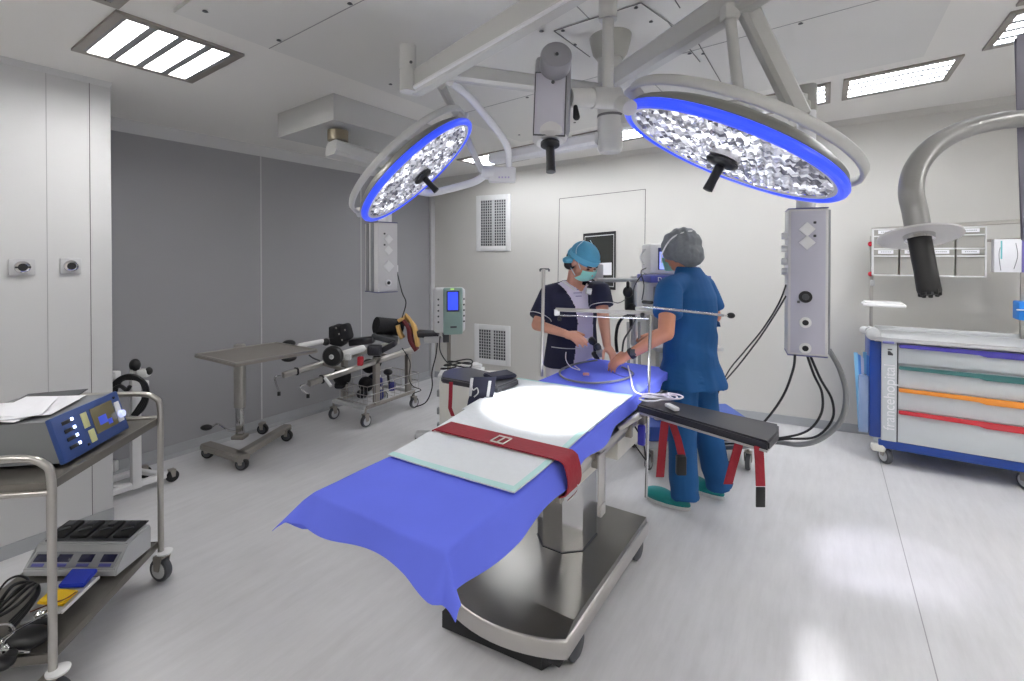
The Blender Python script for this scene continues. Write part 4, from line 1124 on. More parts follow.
for k in range(3): 
    dq = obj('drawer', AB(M(), -.06, -.185, .37 + k * .16, .51 + k * .16, .40, .02, .004), whitep, t)
    obj('drawer_handle', AB(M(), -.06, -.20, .46 + k * .16, .475 + k * .16, .2, .02, .004), midgrey, dq)
obj('worktop', AB(M(), -.08, -.02, .86, .89, .48, .52, .01), ltgrey, t)
obj('tower', AB(M(), -.13, .1, .89, 1.33, .36, .26, .01), ltgrey, t)
obj('tower_panel', AB(M(), -.13, -.035, .95, 1.30, .26, .01, .004), midgrey, t)
m = M()
for k in range(5):
    for j in range(2): m.lathe([(.009, 0), (.007, .008)], ax0 + RGT * (-.12 + .05 * j) + FWD * -.042 + Z * (1.02 + .05 * k), -FWD, 10)
obj('knob', m, whitep, t)
bb = obj('band', AB(M(), -.10, .02, 1.335, 1.385, .44, .36, .006), mat('machine_violet_blue', (76, 84, 168), .4), t)
text('band_lettering', 'Dräger', .042, ax0 + RGT * -.27 + FWD * -.164 + Z * 1.36, basis(RGT, Z, -FWD), whitep, bb)
mo = obj('monitor', AB(M(), -.105, .05, 1.395, 1.62, .38, .22, .018), whitep, t)
obj('screen_bezel', AB(M(), -.095, -.062, 1.425, 1.59, .28, .006, .002), mat('bezel_navy', (50, 52, 100), .4), mo)
obj('screen', AB(M(), -.095, -.066, 1.43, 1.56, .26, .004, .001), screen_lilac, mo)
obj('screen_header', AB(M(), -.095, -.0665, 1.565, 1.587, .25, .004, .001), mat('lit_header', (70, 76, 130), .4, emit=.2), mo)
obj('screen_mark', AB(M(), -.165, -.069, 1.49, 1.525, .035, .003, .001), black, mo)
m = M(); m.tube([ax0 + RGT * -.31 + FWD * 0 + Z * 1.58, ax0 + RGT * -.35 + Z * 1.52, ax0 + RGT * -.32 + Z * 1.46], .006, 6); obj('side_handle', m, ltgrey, t)
# side arm with breathing circuit
t = thing('breathing_circuit_arm', 'grey support arm with black breathing circuit parts left of the anaesthesia machine', 'medical device', D(625, 300, 3.35))
obj('arm', M().sweep([D(596, 280, 3.3), D(638, 280, 3.35)], .05, .028), armgrey, t)
obj('arm_post', M().cyl(D(634, 276, 3.36), D(634, 345, 3.36), .022), ltgrey, t)
m = M(); m.boxr(D(629, 300, 3.3), (.055, .05, .15), Ra, .015); m.ell(D(628, 292, 3.28), (.035, .03, .04)); m.ell(D(631, 310, 3.28), (.04, .03, .05)); obj('absorber', m, black, t)
m = M(); m.cap(D(628, 287, 3.25), D(628, 283, 3.25), .012, .012); obj('clamp_knob', m, black, t)
m = M(); m.tube([D(634, 316, 3.2), D(624, 317, 3.15), (D(618, 325, 3.12)), D(616, 338, 3.1), D(617, 352, 3.05)], .010, 8); obj('black_hose', m, black, t)
m = M(); m.tube([D(636, 318, 3.2), D(630, 330, 3.12), D(624, 340, 3.1), D(622, 354, 3.05)], .006, 8); obj('thin_hose', m, dkgrey, t)
m = M(); m.cap(D(631, 318, 3.15), D(631, 328, 3.15), .013, .010); obj('connector', m, black, t)
for dx in (628, 634, 639): obj('corrugated_tube', M().tube([D(dx, 322, 3.3), D(dx + .5, 350, 3.3), D(dx, 372, 3.3)], .011, 8), clear_m if dx != 634 else ltgrey, t)
m = M(); m.tube([D(642, 300, 3.1), D(644, 285, 3.1), D(641, 272, 3.12), D(646, 268, 3.2)], .004, 6); m.tube([D(634, 306, 3.1), D(634, 288, 3.1), D(641, 276, 3.1), D(646, 274, 3.2)], .004, 6); m.tube([D(609, 300, 3.2), D(618, 303, 3.2), D(626, 299, 3.25)], .003, 6)
obj('sensor_cable', m, dkgrey, t)
obj('grey_screen_back', M().boxr(D(598, 272, 3.5), (.07, .05, .11), Ra, .008), ltgrey, t)

# ------------------------------------------------------------------ tourniquet / pump monitor on a wheeled stand
d0 = 3.95
sc = D(465, 438, d0); sc.z = 0
t = thing('equipment_stand', 'white wheeled equipment stand with cabinet and pole, behind the left arm board', 'trolley', sc)
cab = D(474, 405, d0)
obj('cabinet', M().boxr(V((cab.x, cab.y, .32)), (.52, .36, .46), Ra, .01), cream, t)
m = M()
for z in (.18, .30, .44): m.boxr(V((cab.x, cab.y, z)) - RGT * .27 - FWD * .12, (.03, .04, .05), Ra, .004)
obj('hinge', m, midgrey, t)
obj('base_bar', M().boxr(V((cab.x, cab.y, .07)) - RGT * .13, (.70, .10, .035), Ra, .01), ltgrey, t)
obj('base_bar', M().boxr(V((cab.x, cab.y, .07)), (.10, .55, .035), Ra, .01), ltgrey, t)
for a, b in ((-.46, 0), (.2, 0), (0, -.25), (0, .25)): caster(t, V((cab.x, cab.y, 0)) + RGT * a + FWD * b, .03, .02, top=.06)
pb = D(449, 378, d0); pt_ = D(449, 330, d0)
obj('pole', M().cyl(V((pb.x, pb.y, .5)), V((pb.x, pb.y, pt_.z + .05)), .017), steel_d, t)
obj('tray', M().boxr(D(462, 372, d0), (.36, .30, .02), Ra, .006), whitep, t)
m = M()
for k in range(3):
    c = D(456 + 2 * k, 371 - 1.5 * k, d0 - .12); pts = [c + RGT * math.cos(a * PI / 6) * (.12 - .01 * k) + FWD * math.sin(a * PI / 6) * .05 + Z * (.02 + .015 * k + .012 * math.sin(a)) for a in range(12)]; m.tube(pts, .006, 6, 3, True)
tag(obj('coiled_cable', m, black), 'coiled black cables on the tray of the white equipment stand', 'cable')
m = M()
for k in range(4):
    c = D(469 + 1 * k, 366.5 - .6 * k, d0 - .05); m.boxr(c, (.2 - .02 * k, .10, .012), Ra @ Matrix.Rotation(.2 * k, 3, 'Z'), .004)
tag(obj('packaged_tubing', m, whitep), 'loose white packaging heaped beside the coiled cables', 'packaging')
t = thing('pump_monitor', 'sage green and white device with glowing blue screen on the stand pole', 'medical device', D(449, 334, d0 - .05))
Rm = Ra @ Matrix.Rotation(math.radians(14), 3, 'Z'); mcn = D(450, 310, d0 - .06)
def MP(x, y, z): return mcn + Rm @ V((x, y, z))
obj('housing', M().boxr(MP(-.005, .03, 0), (.255, .13, .36), Rm, .03, 4), whitep, t)
obj('front_cover', M().boxr(MP(.018, -.045, -.004), (.155, .03, .375), Rm, .013, 3), green_dev, t)
m_ = obj('screen_frame', M().boxr(MP(.015, -.062, .075), (.10, .006, .165), Rm, .002), dkgrey, t)
obj('screen', M().boxr(MP(.015, -.066, .078), (.078, .004, .14), Rm, .001), screen_blue, m_)
m = M()
for s in (-.097, .108):
    for z in (-.09, -.045, .0, .045, .09): m.lathe([(.008, 0), (.006, .006)], MP(s, -.036, z), Rm @ V((0, -1, 0)), 8)
obj('button', m, dkgrey, t)
obj('logo_plate', M().boxr(MP(.02, -.061, -.13), (.05, .003, .014), Rm), dkgrey, t)
obj('status_lamp', M().boxr(MP(.01, -.055, .172), (.03, .015, .010), Rm, .003), mat('green_lamp', (190, 230, 120), .4, emit=.5), t)
obj('clamp', M().boxr(MP(-.03, .04, -.22), (.05, .06, .09), Rm, .008), dkgrey, t)
obj('bracket', M().boxr(MP(-.13, .03, -.24), (.15, .03, .05), Rm, .006), ltgrey, t)
cable('thin black cable hanging from the sage green device down to the stretcher caster', [(438, 335, 3.9), (436, 355, 3.9), (432, 372, 3.9), (432, 388, 3.92), (426, 402, 3.95), (415, 407, 4.0)], .005, black)
cable('black cable from the sage green device curving onto the white tray', [(440, 336, 3.85), (440, 350, 3.83), (446, 361, 3.8), (452, 364, 3.8)], .005, black)

# ------------------------------------------------------------------ steel instrument table
q = [G(194, 354.5, .86), G(235, 364, .86), G(315, 348, .86), G(276, 342.5, .86)]
q[2] = q[1] + (q[3] - q[0]) * 1.0
tc = sum(q, V()) / 4
t = thing('instrument_table', 'wheeled stainless steel overbed instrument table by the grey wall', 'table', V((tc.x, tc.y, 0)))
m = M().prism([p - Z * .022 for p in q], (0, 0, .022)); bmesh.ops.bevel(m.b, geom=list(m.b.edges), offset=.006, segments=2, affect='EDGES'); obj('table_top', m, steel_d, t)
m = M(); cen = tc
for i in range(4):
    a, b = q[i], q[(i + 1) % 4]; m.sweep([a + (cen - a) * .03 + Z * .002, b + (cen - b) * .03 + Z * .002], .012, .010)
obj('raised_lip', m, steel, t)
cb = G(240, 437, .11); cb = V((cb.x, cb.y, 0))
tp = AX(239.5, 362, cb.x)
obj('outer_column', M().boxr(cb + Z * .59, (.075, .055, .50), RC, .012), steel, t)
obj('inner_column', M().boxr(cb + Z * .25, (.055, .04, .28), RC, .008), chrome, t)
w0, w1, w2 = G(208, 458), G(242, 470), G(287, 441)
Lx = w2 - w1; w3 = w0 + Lx
h = .09
obj('base_bar', M().sweep([w0 + Z * h - (w1 - w0) * .06, w1 + Z * h + (w1 - w0) * .06], .09, .05), steel_d, t)
mid = (w0 + w1) / 2
obj('base_bar', M().sweep([w1.lerp(w0, .1) + Z * h, w2.lerp(w3, .1) + Z * h + Lx.normalized() * .05], .08, .05), steel_d, t)
obj('base_foot', M().boxr(cb + Z * .115, (.10, .09, .03), RC, .01), steel_d, t)
for w_ in (w0, w1, w2, w2.lerp(w3, .75)): caster(t, w_, .045, .035, d=RGT, top=.075, tyre=black, hub=dkgrey)
obj('pedal_arm', M().tube([cb + Z * .15, G(228, 430, .16), G(218, 424, .2), G(210, 428, .2)], .008, 8), chrome, t)
obj('pedal', M().ell(G(206.5, 427.5, .2), (.045, .03, .022), basis(RGT, FWD, Z)), black, t)

# ------------------------------------------------------------------ traction accessory trolley
c1, c2, c3 = G(334, 419), G(366, 427), G(414, 408); c4 = c1 + (c3 - c2)
t = thing('accessory_trolley', 'steel accessory trolley with long rails and wire basket by the grey wall', 'trolley', (c1 + c3) / 2)
for c in (c1, c2, c3, c4): caster(t, c, .055, .03, d=V((0, 1, 0)), top=.17, tyre=dkgrey)
xa, xb = c2.x, c1.x; y0_, y1_ = c2.y, c3.y
for (a, b) in ((c2, c3), (c1, c4)): obj('base_rail', M().sweep([a + Z * .17, b + Z * .17], .03, .03), steel_d, t)
for (a, b) in ((c1, c2), (c4, c3)): obj('base_rail', M().sweep([a + Z * .17, b + Z * .17], .05, .03), ltgrey, t)
zr = .60
for (a, k) in ((c2, .12), (c3, -.08), (c1, .12), (c4, -.08)): obj('post', M().boxr(V((a.x, a.y + k, (zr + .17) / 2)), (.045, .055, zr - .17), None, .006), steel_d, t)
ra0, ra1 = AX(309, 381, xa), AX(418, 346, xa); rb0, rb1 = AX(283, 377.5, xb), AX(398, 343, xb)
ra0.z = rb0.z = (ra0.z + rb0.z) / 2; ra1.z = rb1.z = (ra1.z + rb1.z) / 2
for a, b in ((ra0, ra1), (rb0, rb1)):
    obj('long_rail', M().sweep([a, b], .045, .05), steel, t)
    obj('rail_collar', M().sweep([a.lerp(b, .09), a.lerp(b, .10)], .06, .065), black, t)
m = M(); m.sweep([ra1.lerp(ra0, .3), rb1.lerp(rb0, .3)], .04, .03); m.sweep([ra1.lerp(ra0, .7), rb1.lerp(rb0, .7)], .04, .03); obj('cross_rail', m, steel_d, t)
for a, px, py in ((rb0, 279, 392), (ra0, 308, 394)):
    m = M(); e = D(px, py, a.dot(FWD)); m.tube([a - V((0, .02, 0)), a - V((0, .07, .0)), a - V((0, .07, .03)), e], .007, 8, 3); cr = obj('crank', m, chrome, t); obj('crank_knob', M().cyl(e, e - Z * .03, .013), black, cr)
m = M(); m.cyl(D(325, 378, 3.75), D(331, 386, 3.7), .012); obj('lock_rod', m, whitep, t)
obj('red_clamp', M().boxr(D(360.5, 361, 4.15), (.05, .05, .08), RC, .012), h_red, t)
# wire basket
m = M(); bx0, bx1, by0, by1, bz0, bz1 = xb + .05, xa + .02, y0_ - .0, y1_ + .02, .20, .36
for z in (bz0, (bz0 + bz1) / 2, bz1): m.tube([(bx0, by0, z), (bx1, by0, z), (bx1, by1, z), (bx0, by1, z)], .004, 6, 1, True)
n = 9
for k in range(n):
    a = k / (n - 1); y = by0 + (by1 - by0) * a; x = bx0 + (bx1 - bx0) * a
    for xx in (bx0, bx1): m.cyl((xx, y, bz0), (xx, y, bz1), .002, n=6)
    for yy in (by0, by1): m.cyl((x, yy, bz0), (x, yy, bz1), .002, n=6)
    m.cyl((bx0, y, bz0), (bx1, y, bz0), .002, n=6)
obj('wire_basket', m, satin, t)
# accessories resting on it
t = thing('leg_traction_boot', 'bulky black padded traction boot with round hub on the accessory trolley', 'traction boot', D(338, 350, 4.0))
m = M(); m.boxr(D(340, 335, 4.1), (.13, .16, .17), RC @ Matrix.Rotation(.2, 3, 'Y'), .03, 3); m.boxr(D(346, 332, 4.05), (.09, .12, .14), RC @ Matrix.Rotation(-.25, 3, 'Y'), .03, 3); m.boxr(D(333, 332, 4.05), (.05, .08, .10), RC, .012); obj('boot', m, black_cloth, t)
m = M()
for k, (px, py) in enumerate(((336, 328), (339, 334), (345, 330), (342, 340))): m.ell(D(px, py, 3.93), (.008, .005, .008))
obj('rivet', m, steel, t)
hb = D(333, 356, 3.9); m = M(); m.lathe([(.02, -.04), (.075, -.03), (.083, -.01), (.083, .01), (.07, .03), (.02, .035)], hb, -FWD, 28); h_ = obj('hub_wheel', m, black, t)
obj('hub_cap', M().lathe([(.02, 0), (.015, .01)], hb - FWD * .035, -FWD, 16), ltgrey, h_)
obj('support_tube', M().cap(D(300, 345.5, 3.85), D(322, 341.5, 3.9), .02, .02), whitep, t)
obj('support_tube', M().cap(D(344, 354, 3.95), D(362, 348.5, 4.0), .03, .03), whitep, t)
obj('tube_bracket', M().boxr(D(348, 357, 3.93), (.05, .04, .05), RC, .01), ltgrey, t)
obj('rubber_end', M().ell(D(326, 342, 3.92), (.035, .03, .03)), black, t)
m = M(); m.ell(D(289, 343.5, 4.0), (.055, .05, .03)); m.ell(D(289, 358, 4.0), (.06, .06, .03)); m.cyl(D(289, 343, 4.02), D(289, 358, 4.02), .02); obj('knee_pad', m, black, t)
obj('lever', M().tube([D(309, 355, 3.85), D(313, 358, 3.85), D(320, 361, 3.85)], .006, 6), dkgrey, t)
t = thing('bolster', 'thick black cylindrical bolster lying on the accessory trolley', 'bolster', D(388, 335, 4.4))
obj('cushion', M().cyl(D(376, 325.5, 4.35), D(400, 327.5, 4.5), .078, n=32), black_cloth, t)
m = M(); m.boxr(D(385, 338, 4.35), (.22, .14, .05), RC @ Matrix.Rotation(.25, 3, 'Y'), .012); obj('cradle', m, dkgrey, t)
m = M(); m.boxr(D(362, 341, 4.3), (.22, .1, .06), RC @ Matrix.Rotation(-.12, 3, 'Y'), .015); m.boxr(D(375, 350, 4.25), (.12, .1, .09), RC, .02); m.boxr(D(388, 347, 4.3), (.16, .1, .05), RC @ Matrix.Rotation(-.5, 3, 'Y'), .015)
tag(obj('positioning_pad', m, black_pad), 'flat black positioning pads wedged under the bolster', 'positioning pad')
t = thing('foam_sling', 'sand yellow and dark red foam sling hanging over the end of the accessory trolley', 'sling', D(408, 335, 4.5))
m = M()
obj('foam', M().sweep([D(399, 321, 4.45), D(406, 318, 4.45), D(413, 324, 4.42), D(416, 334, 4.42), (D(418, 346, 4.42))], .10, .03, up=RGT, sm=4), yellow_cloth, t)
obj('foam', M().sweep([D(398, 325, 4.4), D(400, 333, 4.4), D(403, 338, 4.4)], .09, .03, up=RGT, sm=4), yellow_cloth, t)
m = M(); m.sweep([D(404, 322, 4.42), D(409, 328, 4.4), D(411, 340, 4.4), D(417, 350, 4.4)], .10, .035, up=RGT, sm=4); obj('red_lining', m, mat('maroon_lining', (104, 34, 38), .7), t)
tag(obj('head_pad', M().boxr(D(428, 334, 4.45), (.20, .12, .06), RC @ Matrix.Rotation(.06, 3, 'Y'), .015), black_pad), 'flat black pad sticking out right past the yellow foam sling', 'positioning pad')
m = M(); m.ell(D(342, 376, 4.5), (.10, .07, .09)); m.boxr(D(340, 385, 4.5), (.09, .08, .06), RC, .02); tag(obj('rubber_block', m, black_cloth), 'dark bundle hanging under the left rails of the accessory trolley', 'bundle')
m = M(); m.ell(D(369, 366, 4.65), (.08, .06, .07)); m.ell(D(377, 361, 4.7), (.045, .05, .07)); tag(obj('black_bundle', m, black_cloth), 'dark bundle hanging beneath the rails beside the red clamp', 'bundle')
m = M(); m.ell(D(388, 372, 4.7), (.05, .04, .03)); m.cyl(D(388, 374, 4.7), D(389, 384, 4.7), .012); tag(obj('rubber_pedal', m, black), 'small black pedal above the wire basket', 'pedal')
m = M(); m.ell(D(366, 384, 4.5), (.08, .06, .07)); m.ell(D(374, 380, 4.6), (.07, .06, .06)); m.ell(D(362, 394, 4.45), (.06, .05, .04)); tag(obj('black_bundle', m, black_cloth), 'black straps bundled in the left end of the wire basket', 'bundle')
bl = mat('royal_blue_wrap', (62, 66, 140), .5)
for k, (px, py, d_, lab) in enumerate(((379, 382, 4.6, 'blue bottle standing in the middle of the wire basket'), (380, 394, 4.5, 'lower blue bottle in the middle of the wire basket'), (392, 386, 4.75, 'blue and white bottle at the right end of the wire basket'))):
    tb = thing('bottle', lab, 'bottle', D(px, py + 5, d_), 0, 'bottles in the wire basket')
    c = D(px, py, d_); obj('body', M().lathe([(.03, -.04), (.034, -.03), (.034, .03), (.02, .045)], c, Z, 16), bl, tb); obj('lid', M().lathe([(.018, .045), (.018, .065)], c, Z, 12), whitep, tb)
m = M(); m.tube([D(402, 348, 4.4), D(410, 362, 4.4), D(409, 378, 4.4), D(413, 386, 4.35), D(421, 390, 4.3), D(413, 394, 4.3), D(411, 402, 4.3)], .004, 6); tag(obj('power_cable', m, black), 'thin black cable trailing down the right end of the accessory trolley', 'cable')

# ------------------------------------------------------------------ white frame with hoses behind the front trolley
b0_ = G(136, 494)
t = thing('hose_stand', 'white metal stand with coiled black hoses beside the white wall edge', 'stand', b0_)
fx = b0_.x
obj('post', M().boxr(V((fx, b0_.y, .44)), (.045, .05, .80), None, .004), whitep, t)
p1_, p2_ = G(169, 488, .04), G(108, 502, .04)
obj('base_rail', M().sweep([V((fx, p1_.y + .05, .06)), V((fx, .95, .06))], .04, .04), whitep, t)
obj('base_rail', M().sweep([V((fx - .22, 1.36, .06)), V((fx - .22, .95, .06))], .04, .04), whitep, t)
obj('base_rail', M().sweep([V((fx, 1.24, .06)), V((fx - .22, 1.02, .06))], .035, .035), whitep, t)
obj('base_rail', M().sweep([V((fx, 1.42, .06)), V((fx - .22, 1.34, .06))], .035, .035), whitep, t)
for a in ((fx, 1.46), (fx - .22, 1.38)): caster(t, (a[0], a[1], 0), .038, .03, d=V((0, 1, 0)), top=.06, tyre=black, hub=black)
dh = b0_.dot(FWD)
obj('head_bracket', M().boxr(D(144, 373, dh), (.07, .05, .05), RC, .012), whitep, t)
m = M(); m.ell(D(135, 365, dh), (.04, .03, .04)); m.ell(D(149, 371, dh), (.025, .02, .025)); obj('knob', m, black, t)
obj('side_bracket', M().boxr(D(114, 375, dh + .05), (.06, .05, .05), RC, .01), whitep, t)
obj('side_bracket', M().boxr(D(145, 385, dh - .04), (.04, .03, .06), RC, .01), whitep, t)
obj('side_bracket', M().boxr(D(114, 466, dh + .05), (.04, .04, .07), RC, .01), whitep, t)
for k in range(4):
    o_ = k * 1.6
    m = M(); m.tube([D(110 + o_, 398, dh - .05), D(113 + o_, 384 + o_ * .4, dh - .06), D(124, 376 + o_ * .7, dh - .08), D(136, 376 + o_ * .7, dh - .08), D(146 - o_ * .8, 384, dh - .07), D(148 - o_ * .8, 396, dh - .06), D(144 - o_ * 1.4, 408, dh - .05), D(137 - o_, 415, dh - .05)], .009, 8)
    tag(obj('black_hose', m, black), ['outermost', 'second', 'third', 'innermost'][k] + ' of the black hoses looped over the white stand', 'hose')
m = M(); m.tube([D(112, 390, dh - .1), D(120, 386, dh - .1), D(127, 390, dh - .1), D(130, 386, dh - .1)], .012, 8); tag(obj('hose_end', m, black), 'short black hose end inside the looped hoses', 'hose')

# ------------------------------------------------------------------ steel trolley at the left front
TB = V((-2.160, .497, 0)); TA = V((-2.605, .982, 0)); e2 = (TA - TB).normalized(); e1 = V((e2.y, -e2.x, 0)); LT = (TA - TB).length; WT = .46
if e1.dot(RGT) < 0: e1 = -e1
def TP(x, y, z): return TB + e1 * x + e2 * y + Z * z
RT = basis(e1, e2, Z)
if RT.determinant() < 0: RT = basis(-e1, e2, Z)
t = thing('steel_trolley', 'two-shelf stainless steel trolley with rounded tube ends at the left front', 'trolley', TP(-WT / 2, LT / 2, 0))
for y in (0, LT):
    zt_ = .855 if y == 0 else .885
    pts = [TP(0, y, .10), TP(0, y, .5), TP(0, y, zt_ - .08), TP(-.025, y, zt_ - .02), TP(-.09, y, zt_), TP(-WT / 2, y, zt_), TP(-WT + .09, y, zt_), TP(-WT + .025, y, zt_ - .02), TP(-WT, y, zt_ - .08), TP(-WT, y, .5), TP(-WT, y, .10)]
    obj('end_hoop', M().tube(pts, .0125, 14, 8), steel, t)
    obj('cross_bar', M().cyl(TP(0, y, .735 if y == 0 else .77), TP(-WT, y, .735 if y == 0 else .77), .010), steel, t)
for z, nm in ((.765, 'shelf'), (.185, 'shelf')):
    m = M(); m.boxr(TP(-WT / 2, LT / 2, z), (WT - .03, LT - .03, .006), RT)
    for x in (-.012, -WT + .012): m.boxr(TP(x, LT / 2, z - .012), (.010, LT - .02, .032), RT, .002)
    for y in (.008, LT - .008): m.boxr(TP(-WT / 2, y, z - .012), (WT - .02, .008, .032), RT, .002)
    obj(nm, m, mat('shelf_steel', (118, 114, 108), .4, .5), t)
for x in (0, -WT):
    for y in (0, LT):
        cf = caster(t, TP(x + .0, y, 0), .055, .03, d=(RGT * -.9 + FWD * .25) if y else (e1), top=.13)
        obj('bumper', M().lathe([(.02, .125), (.032, .128), (.034, .136), (.02, .14)], TP(x + .015, y, 0), Z, 20), whitep, t)
# defibrillator style unit
t = thing('surgical_generator', 'grey box device with slanted blue front panel, screen and glowing buttons on the steel trolley', 'medical device', TP(-.24, .30, .77))
sl = .045; y0d, y1d = .125, .485; xb_ = -.40
zb, zf = .785, .935
prof = [(-.055, zb), (-.055 - sl, zf), (xb_ - .06, zf - .005), (xb_ - .06, zb)]
obj('case', M().prism([TP(x, y0d, z) for x, z in prof], e2 * (y1d - y0d)), mat('device_case_grey', (128, 130, 132), .45), t, angle=20)
pn_ = (e1 * .15 + Z * sl).normalized(); up_ = (Z * .15 - e1 * sl).normalized()
RP = basis(e2, pn_, up_)
if RP.determinant() < 0: RP = basis(-e2, pn_, up_); 
def FP(y, h, o=0): return TP(-.055, y, zb) + up_ * h + pn_ * o
HH = math.hypot(zf - zb, sl)
fp = obj('front_panel', M().boxr(FP((y0d + y1d) / 2, HH / 2, .008), (y1d - y0d + .012, .020, HH + .014), RP, .005), defib_blue, t)
def FB(m, y, h, w, hh, o=.019, dpt=.004, bev=.001): return m.boxr(FP(y0d + y * (y1d - y0d), h * HH, o), (w * (y1d - y0d), dpt, hh * HH), RP, bev)
obj('screen', FB(M(), .68, .55, .36, .66), mat('device_screen', (92, 86, 66), .15, emit=.12, ecol=(120, 110, 70)), fp)
m = M(); FB(m, .64, .5, .13, .22, .0215, .001); FB(m, .74, .38, .07, .14, .0215, .001); obj('screen_graphic', m, mat('screen_graphic', (60, 80, 190), .3, emit=.3), fp)
obj('keypad', FB(M(), .40, .68, .085, .38), mat('key_yellow', (206, 206, 150), .5), fp); obj('keypad', FB(M(), .43, .25, .085, .32), MATS['key_yellow'], fp)
for k in range(4): obj('slot', FB(M(), .17, .83 - .2 * k, .15, .085, .019, .004), black, fp)
for a, b, w_ in ((.34, .1, .03), (.92, .9, .03)): obj('small_button', FB(M(), a, b, w_, .06), black, fp)
for k in range(4): obj('lit_button', FB(M(), .225, .85 - .2 * k, .028, .07, .022), led_m, fp)
obj('knob_plate', FB(M(), .925, .50, .09, .55), whitep, fp)
kb = obj('rotary_knob', M().lathe([(.016, 0), (.014, .014)], FP(y0d + .93 * (y1d - y0d), .42 * HH, .021), pn_, 20), mat('lit_knob', (190, 200, 250), .4, emit=.5), fp)
# papers on the device
for k, (x, y, a, w, lab, mm) in enumerate(((-.30, .40, .25, .27, 'dark grey folder under the papers on the device', dkgrey), (-.28, .27, -.12, .28, 'lowest white sheet of the papers on the device', paper), (-.25, .30, .18, .27, 'middle white sheet of the papers on the device', paper), (-.29, .25, .42, .26, 'topmost printed white sheet on the device', paper))):
    R_ = RT @ Matrix.Rotation(a, 3, 'Z'); c = TP(x, y, zf + .004 + .004 * k)
    m = M(); m.grid(lambda u, v: c + R_ @ V(((u - .5) * .20 * 1.0, (v - .5) * w, .006 * math.sin(u * 3 + k) * (1 if k else 0) + .003)), 8, 8)
    o = obj('paper_sheet' if k else 'folder', m, mm, None, solid=.001 if k else .004); tag(o, lab, 'paper' if k else 'folder', 'papers on the device' if k else None)
c = TP(-.29, .25, zf + .029)
# charger with four bays
t = thing('battery_charger', 'pale four-bay charger with dark slots and small displays on the lower shelf', 'charger', G(80, 560, .2))
q0, q1 = G(22, 577, .20), G(116, 577, .20); wd = (q1 - q0); Lw = wd.length; ew = wd.normalized(); ed = Z.cross(ew)
def CP(x, y, z): return q0 + ew * x + ed * y + Z * z
DP = .20
prof = [(0, 0), (0, .028), (.055, .075), (.065, .10), (DP - .01, .115), (DP, .10), (DP, 0)]
m = M().prism([CP(0, y, z) for y, z in prof], ew * Lw); bmesh.ops.bevel(m.b, geom=list(m.b.edges), offset=.005, segments=2, affect='EDGES'); obj('case', m, mat('charger_case', (176, 178, 180), .4), t)
Rc = basis(ew, ed, Z); tilt = Rc @ Matrix.Rotation(math.atan2(.015, DP - .075), 3, 'X'); tf = Rc @ Matrix.Rotation(math.atan2(.047, .055), 3, 'X')
obj('bay_plate', M().boxr(CP(Lw * .5, .145, .1095), (Lw * .90, .135, .006), tilt, .002), dkgrey, t)
dpn = obj('display_strip', M().boxr(CP(Lw * .5, .028, .0545), (Lw * .92, .060, .004), tf, .001), midgrey, t)
for k in range(4):
    x = Lw * (.14 + .24 * k)
    obj('bay', M().boxr(CP(x, .145, .117), (Lw * .19, .105, .016), tilt, .006), black, t)
    m = M(); m.boxr(CP(x, .17, .129), (Lw * .08, .03, .01), tilt, .003); m.boxr(CP(x, .13, .127), (Lw * .12, .006, .008), tilt @ Matrix.Rotation(.5, 3, 'Z'), .002); obj('battery_latch', m, dkgrey, t)
    obj('display', M().boxr(CP(x, .031, .059), (Lw * .15, .03, .003), tf, .001), mat('display_navy', (26, 28, 60), .2), dpn)
    m = M(); m.boxr(CP(x, .010, .043), (Lw * .13, .012, .003), tf, .001); obj('label', m, mat('label_indigo', (76, 78, 150), .5), dpn)
# clipboard, pads, mask, cables
zs = .20
t = thing('tray_board', 'thin grey tray board lying askew on the lower shelf in front of the charger', 'board', G(60, 600, zs))
q = [G(99, 578, zs + .035), G(62, 613, zs + .03), G(20, 625, zs + .01), G(40, 585, zs + .015)]
m = M().prism(q, (0, 0, .006)); obj('board', m, ltgrey, t)
m = M(); m.sweep([q[0] + Z * .003, q[1] + Z * .003], .006, .012); obj('board_edge', m, whitep, t)
def slab(pts, z, th, bev=.004):
    m = M().prism([G(a, b, z) for a, b in pts], (0, 0, th)); bmesh.ops.bevel(m.b, geom=list(m.b.edges), offset=bev, segments=2, affect='EDGES'); return m
tag(obj('gel_pad', slab([(58, 589), (84, 588), (98, 572), (72, 572)], zs + .045, .016), blue_pad), 'cobalt blue flat pad on the tray board', 'pad')
t = thing('gel_pad', 'yellow flat pad with dark cord on the tray board', 'pad', G(60, 600, zs + .04))
obj('pad', slab([(36, 605), (63, 607), (79, 592), (52, 590)], zs + .045, .01), yellow_pad, t)
obj('cord', M().tube([G(30, 612, zs + .05), G(50, 604, zs + .062), G(65, 599, zs + .062), G(76, 592, zs + .062)], .0025, 6), mat('brown_cord', (90, 40, 20), .6), t)
m = M()
for k in range(4):
    m.tube([G(-6 - k, 612 + 3 * k, zs + .02), G(4 + 3 * k, 596 + 4 * k, zs + .06), G(14 + 5 * k, 585 + 3 * k, zs + .08), G(28 + 3 * k, 582 + k, zs + .06), G(38, 588 + 2 * k, zs + .05), G(30 - k, 602 + 3 * k, zs + .05), G(10, 622 + 3 * k, zs + .03)], .006, 8)
m.tube([G(-2, 592, zs + .05), G(8, 580, zs + .09), G(20, 576, zs + .09), G(28, 582, zs + .06), G(10, 598, zs + .05), G(0, 602, zs + .05)], .004, 8)
tag(obj('cable_bundle', m, black), 'bundle of coiled black cable on the lower shelf', 'cable')
t = thing('face_mask_harness', 'black rubber mask with chrome ring and fittings on the lower shelf', 'mask', G(30, 640, zs))
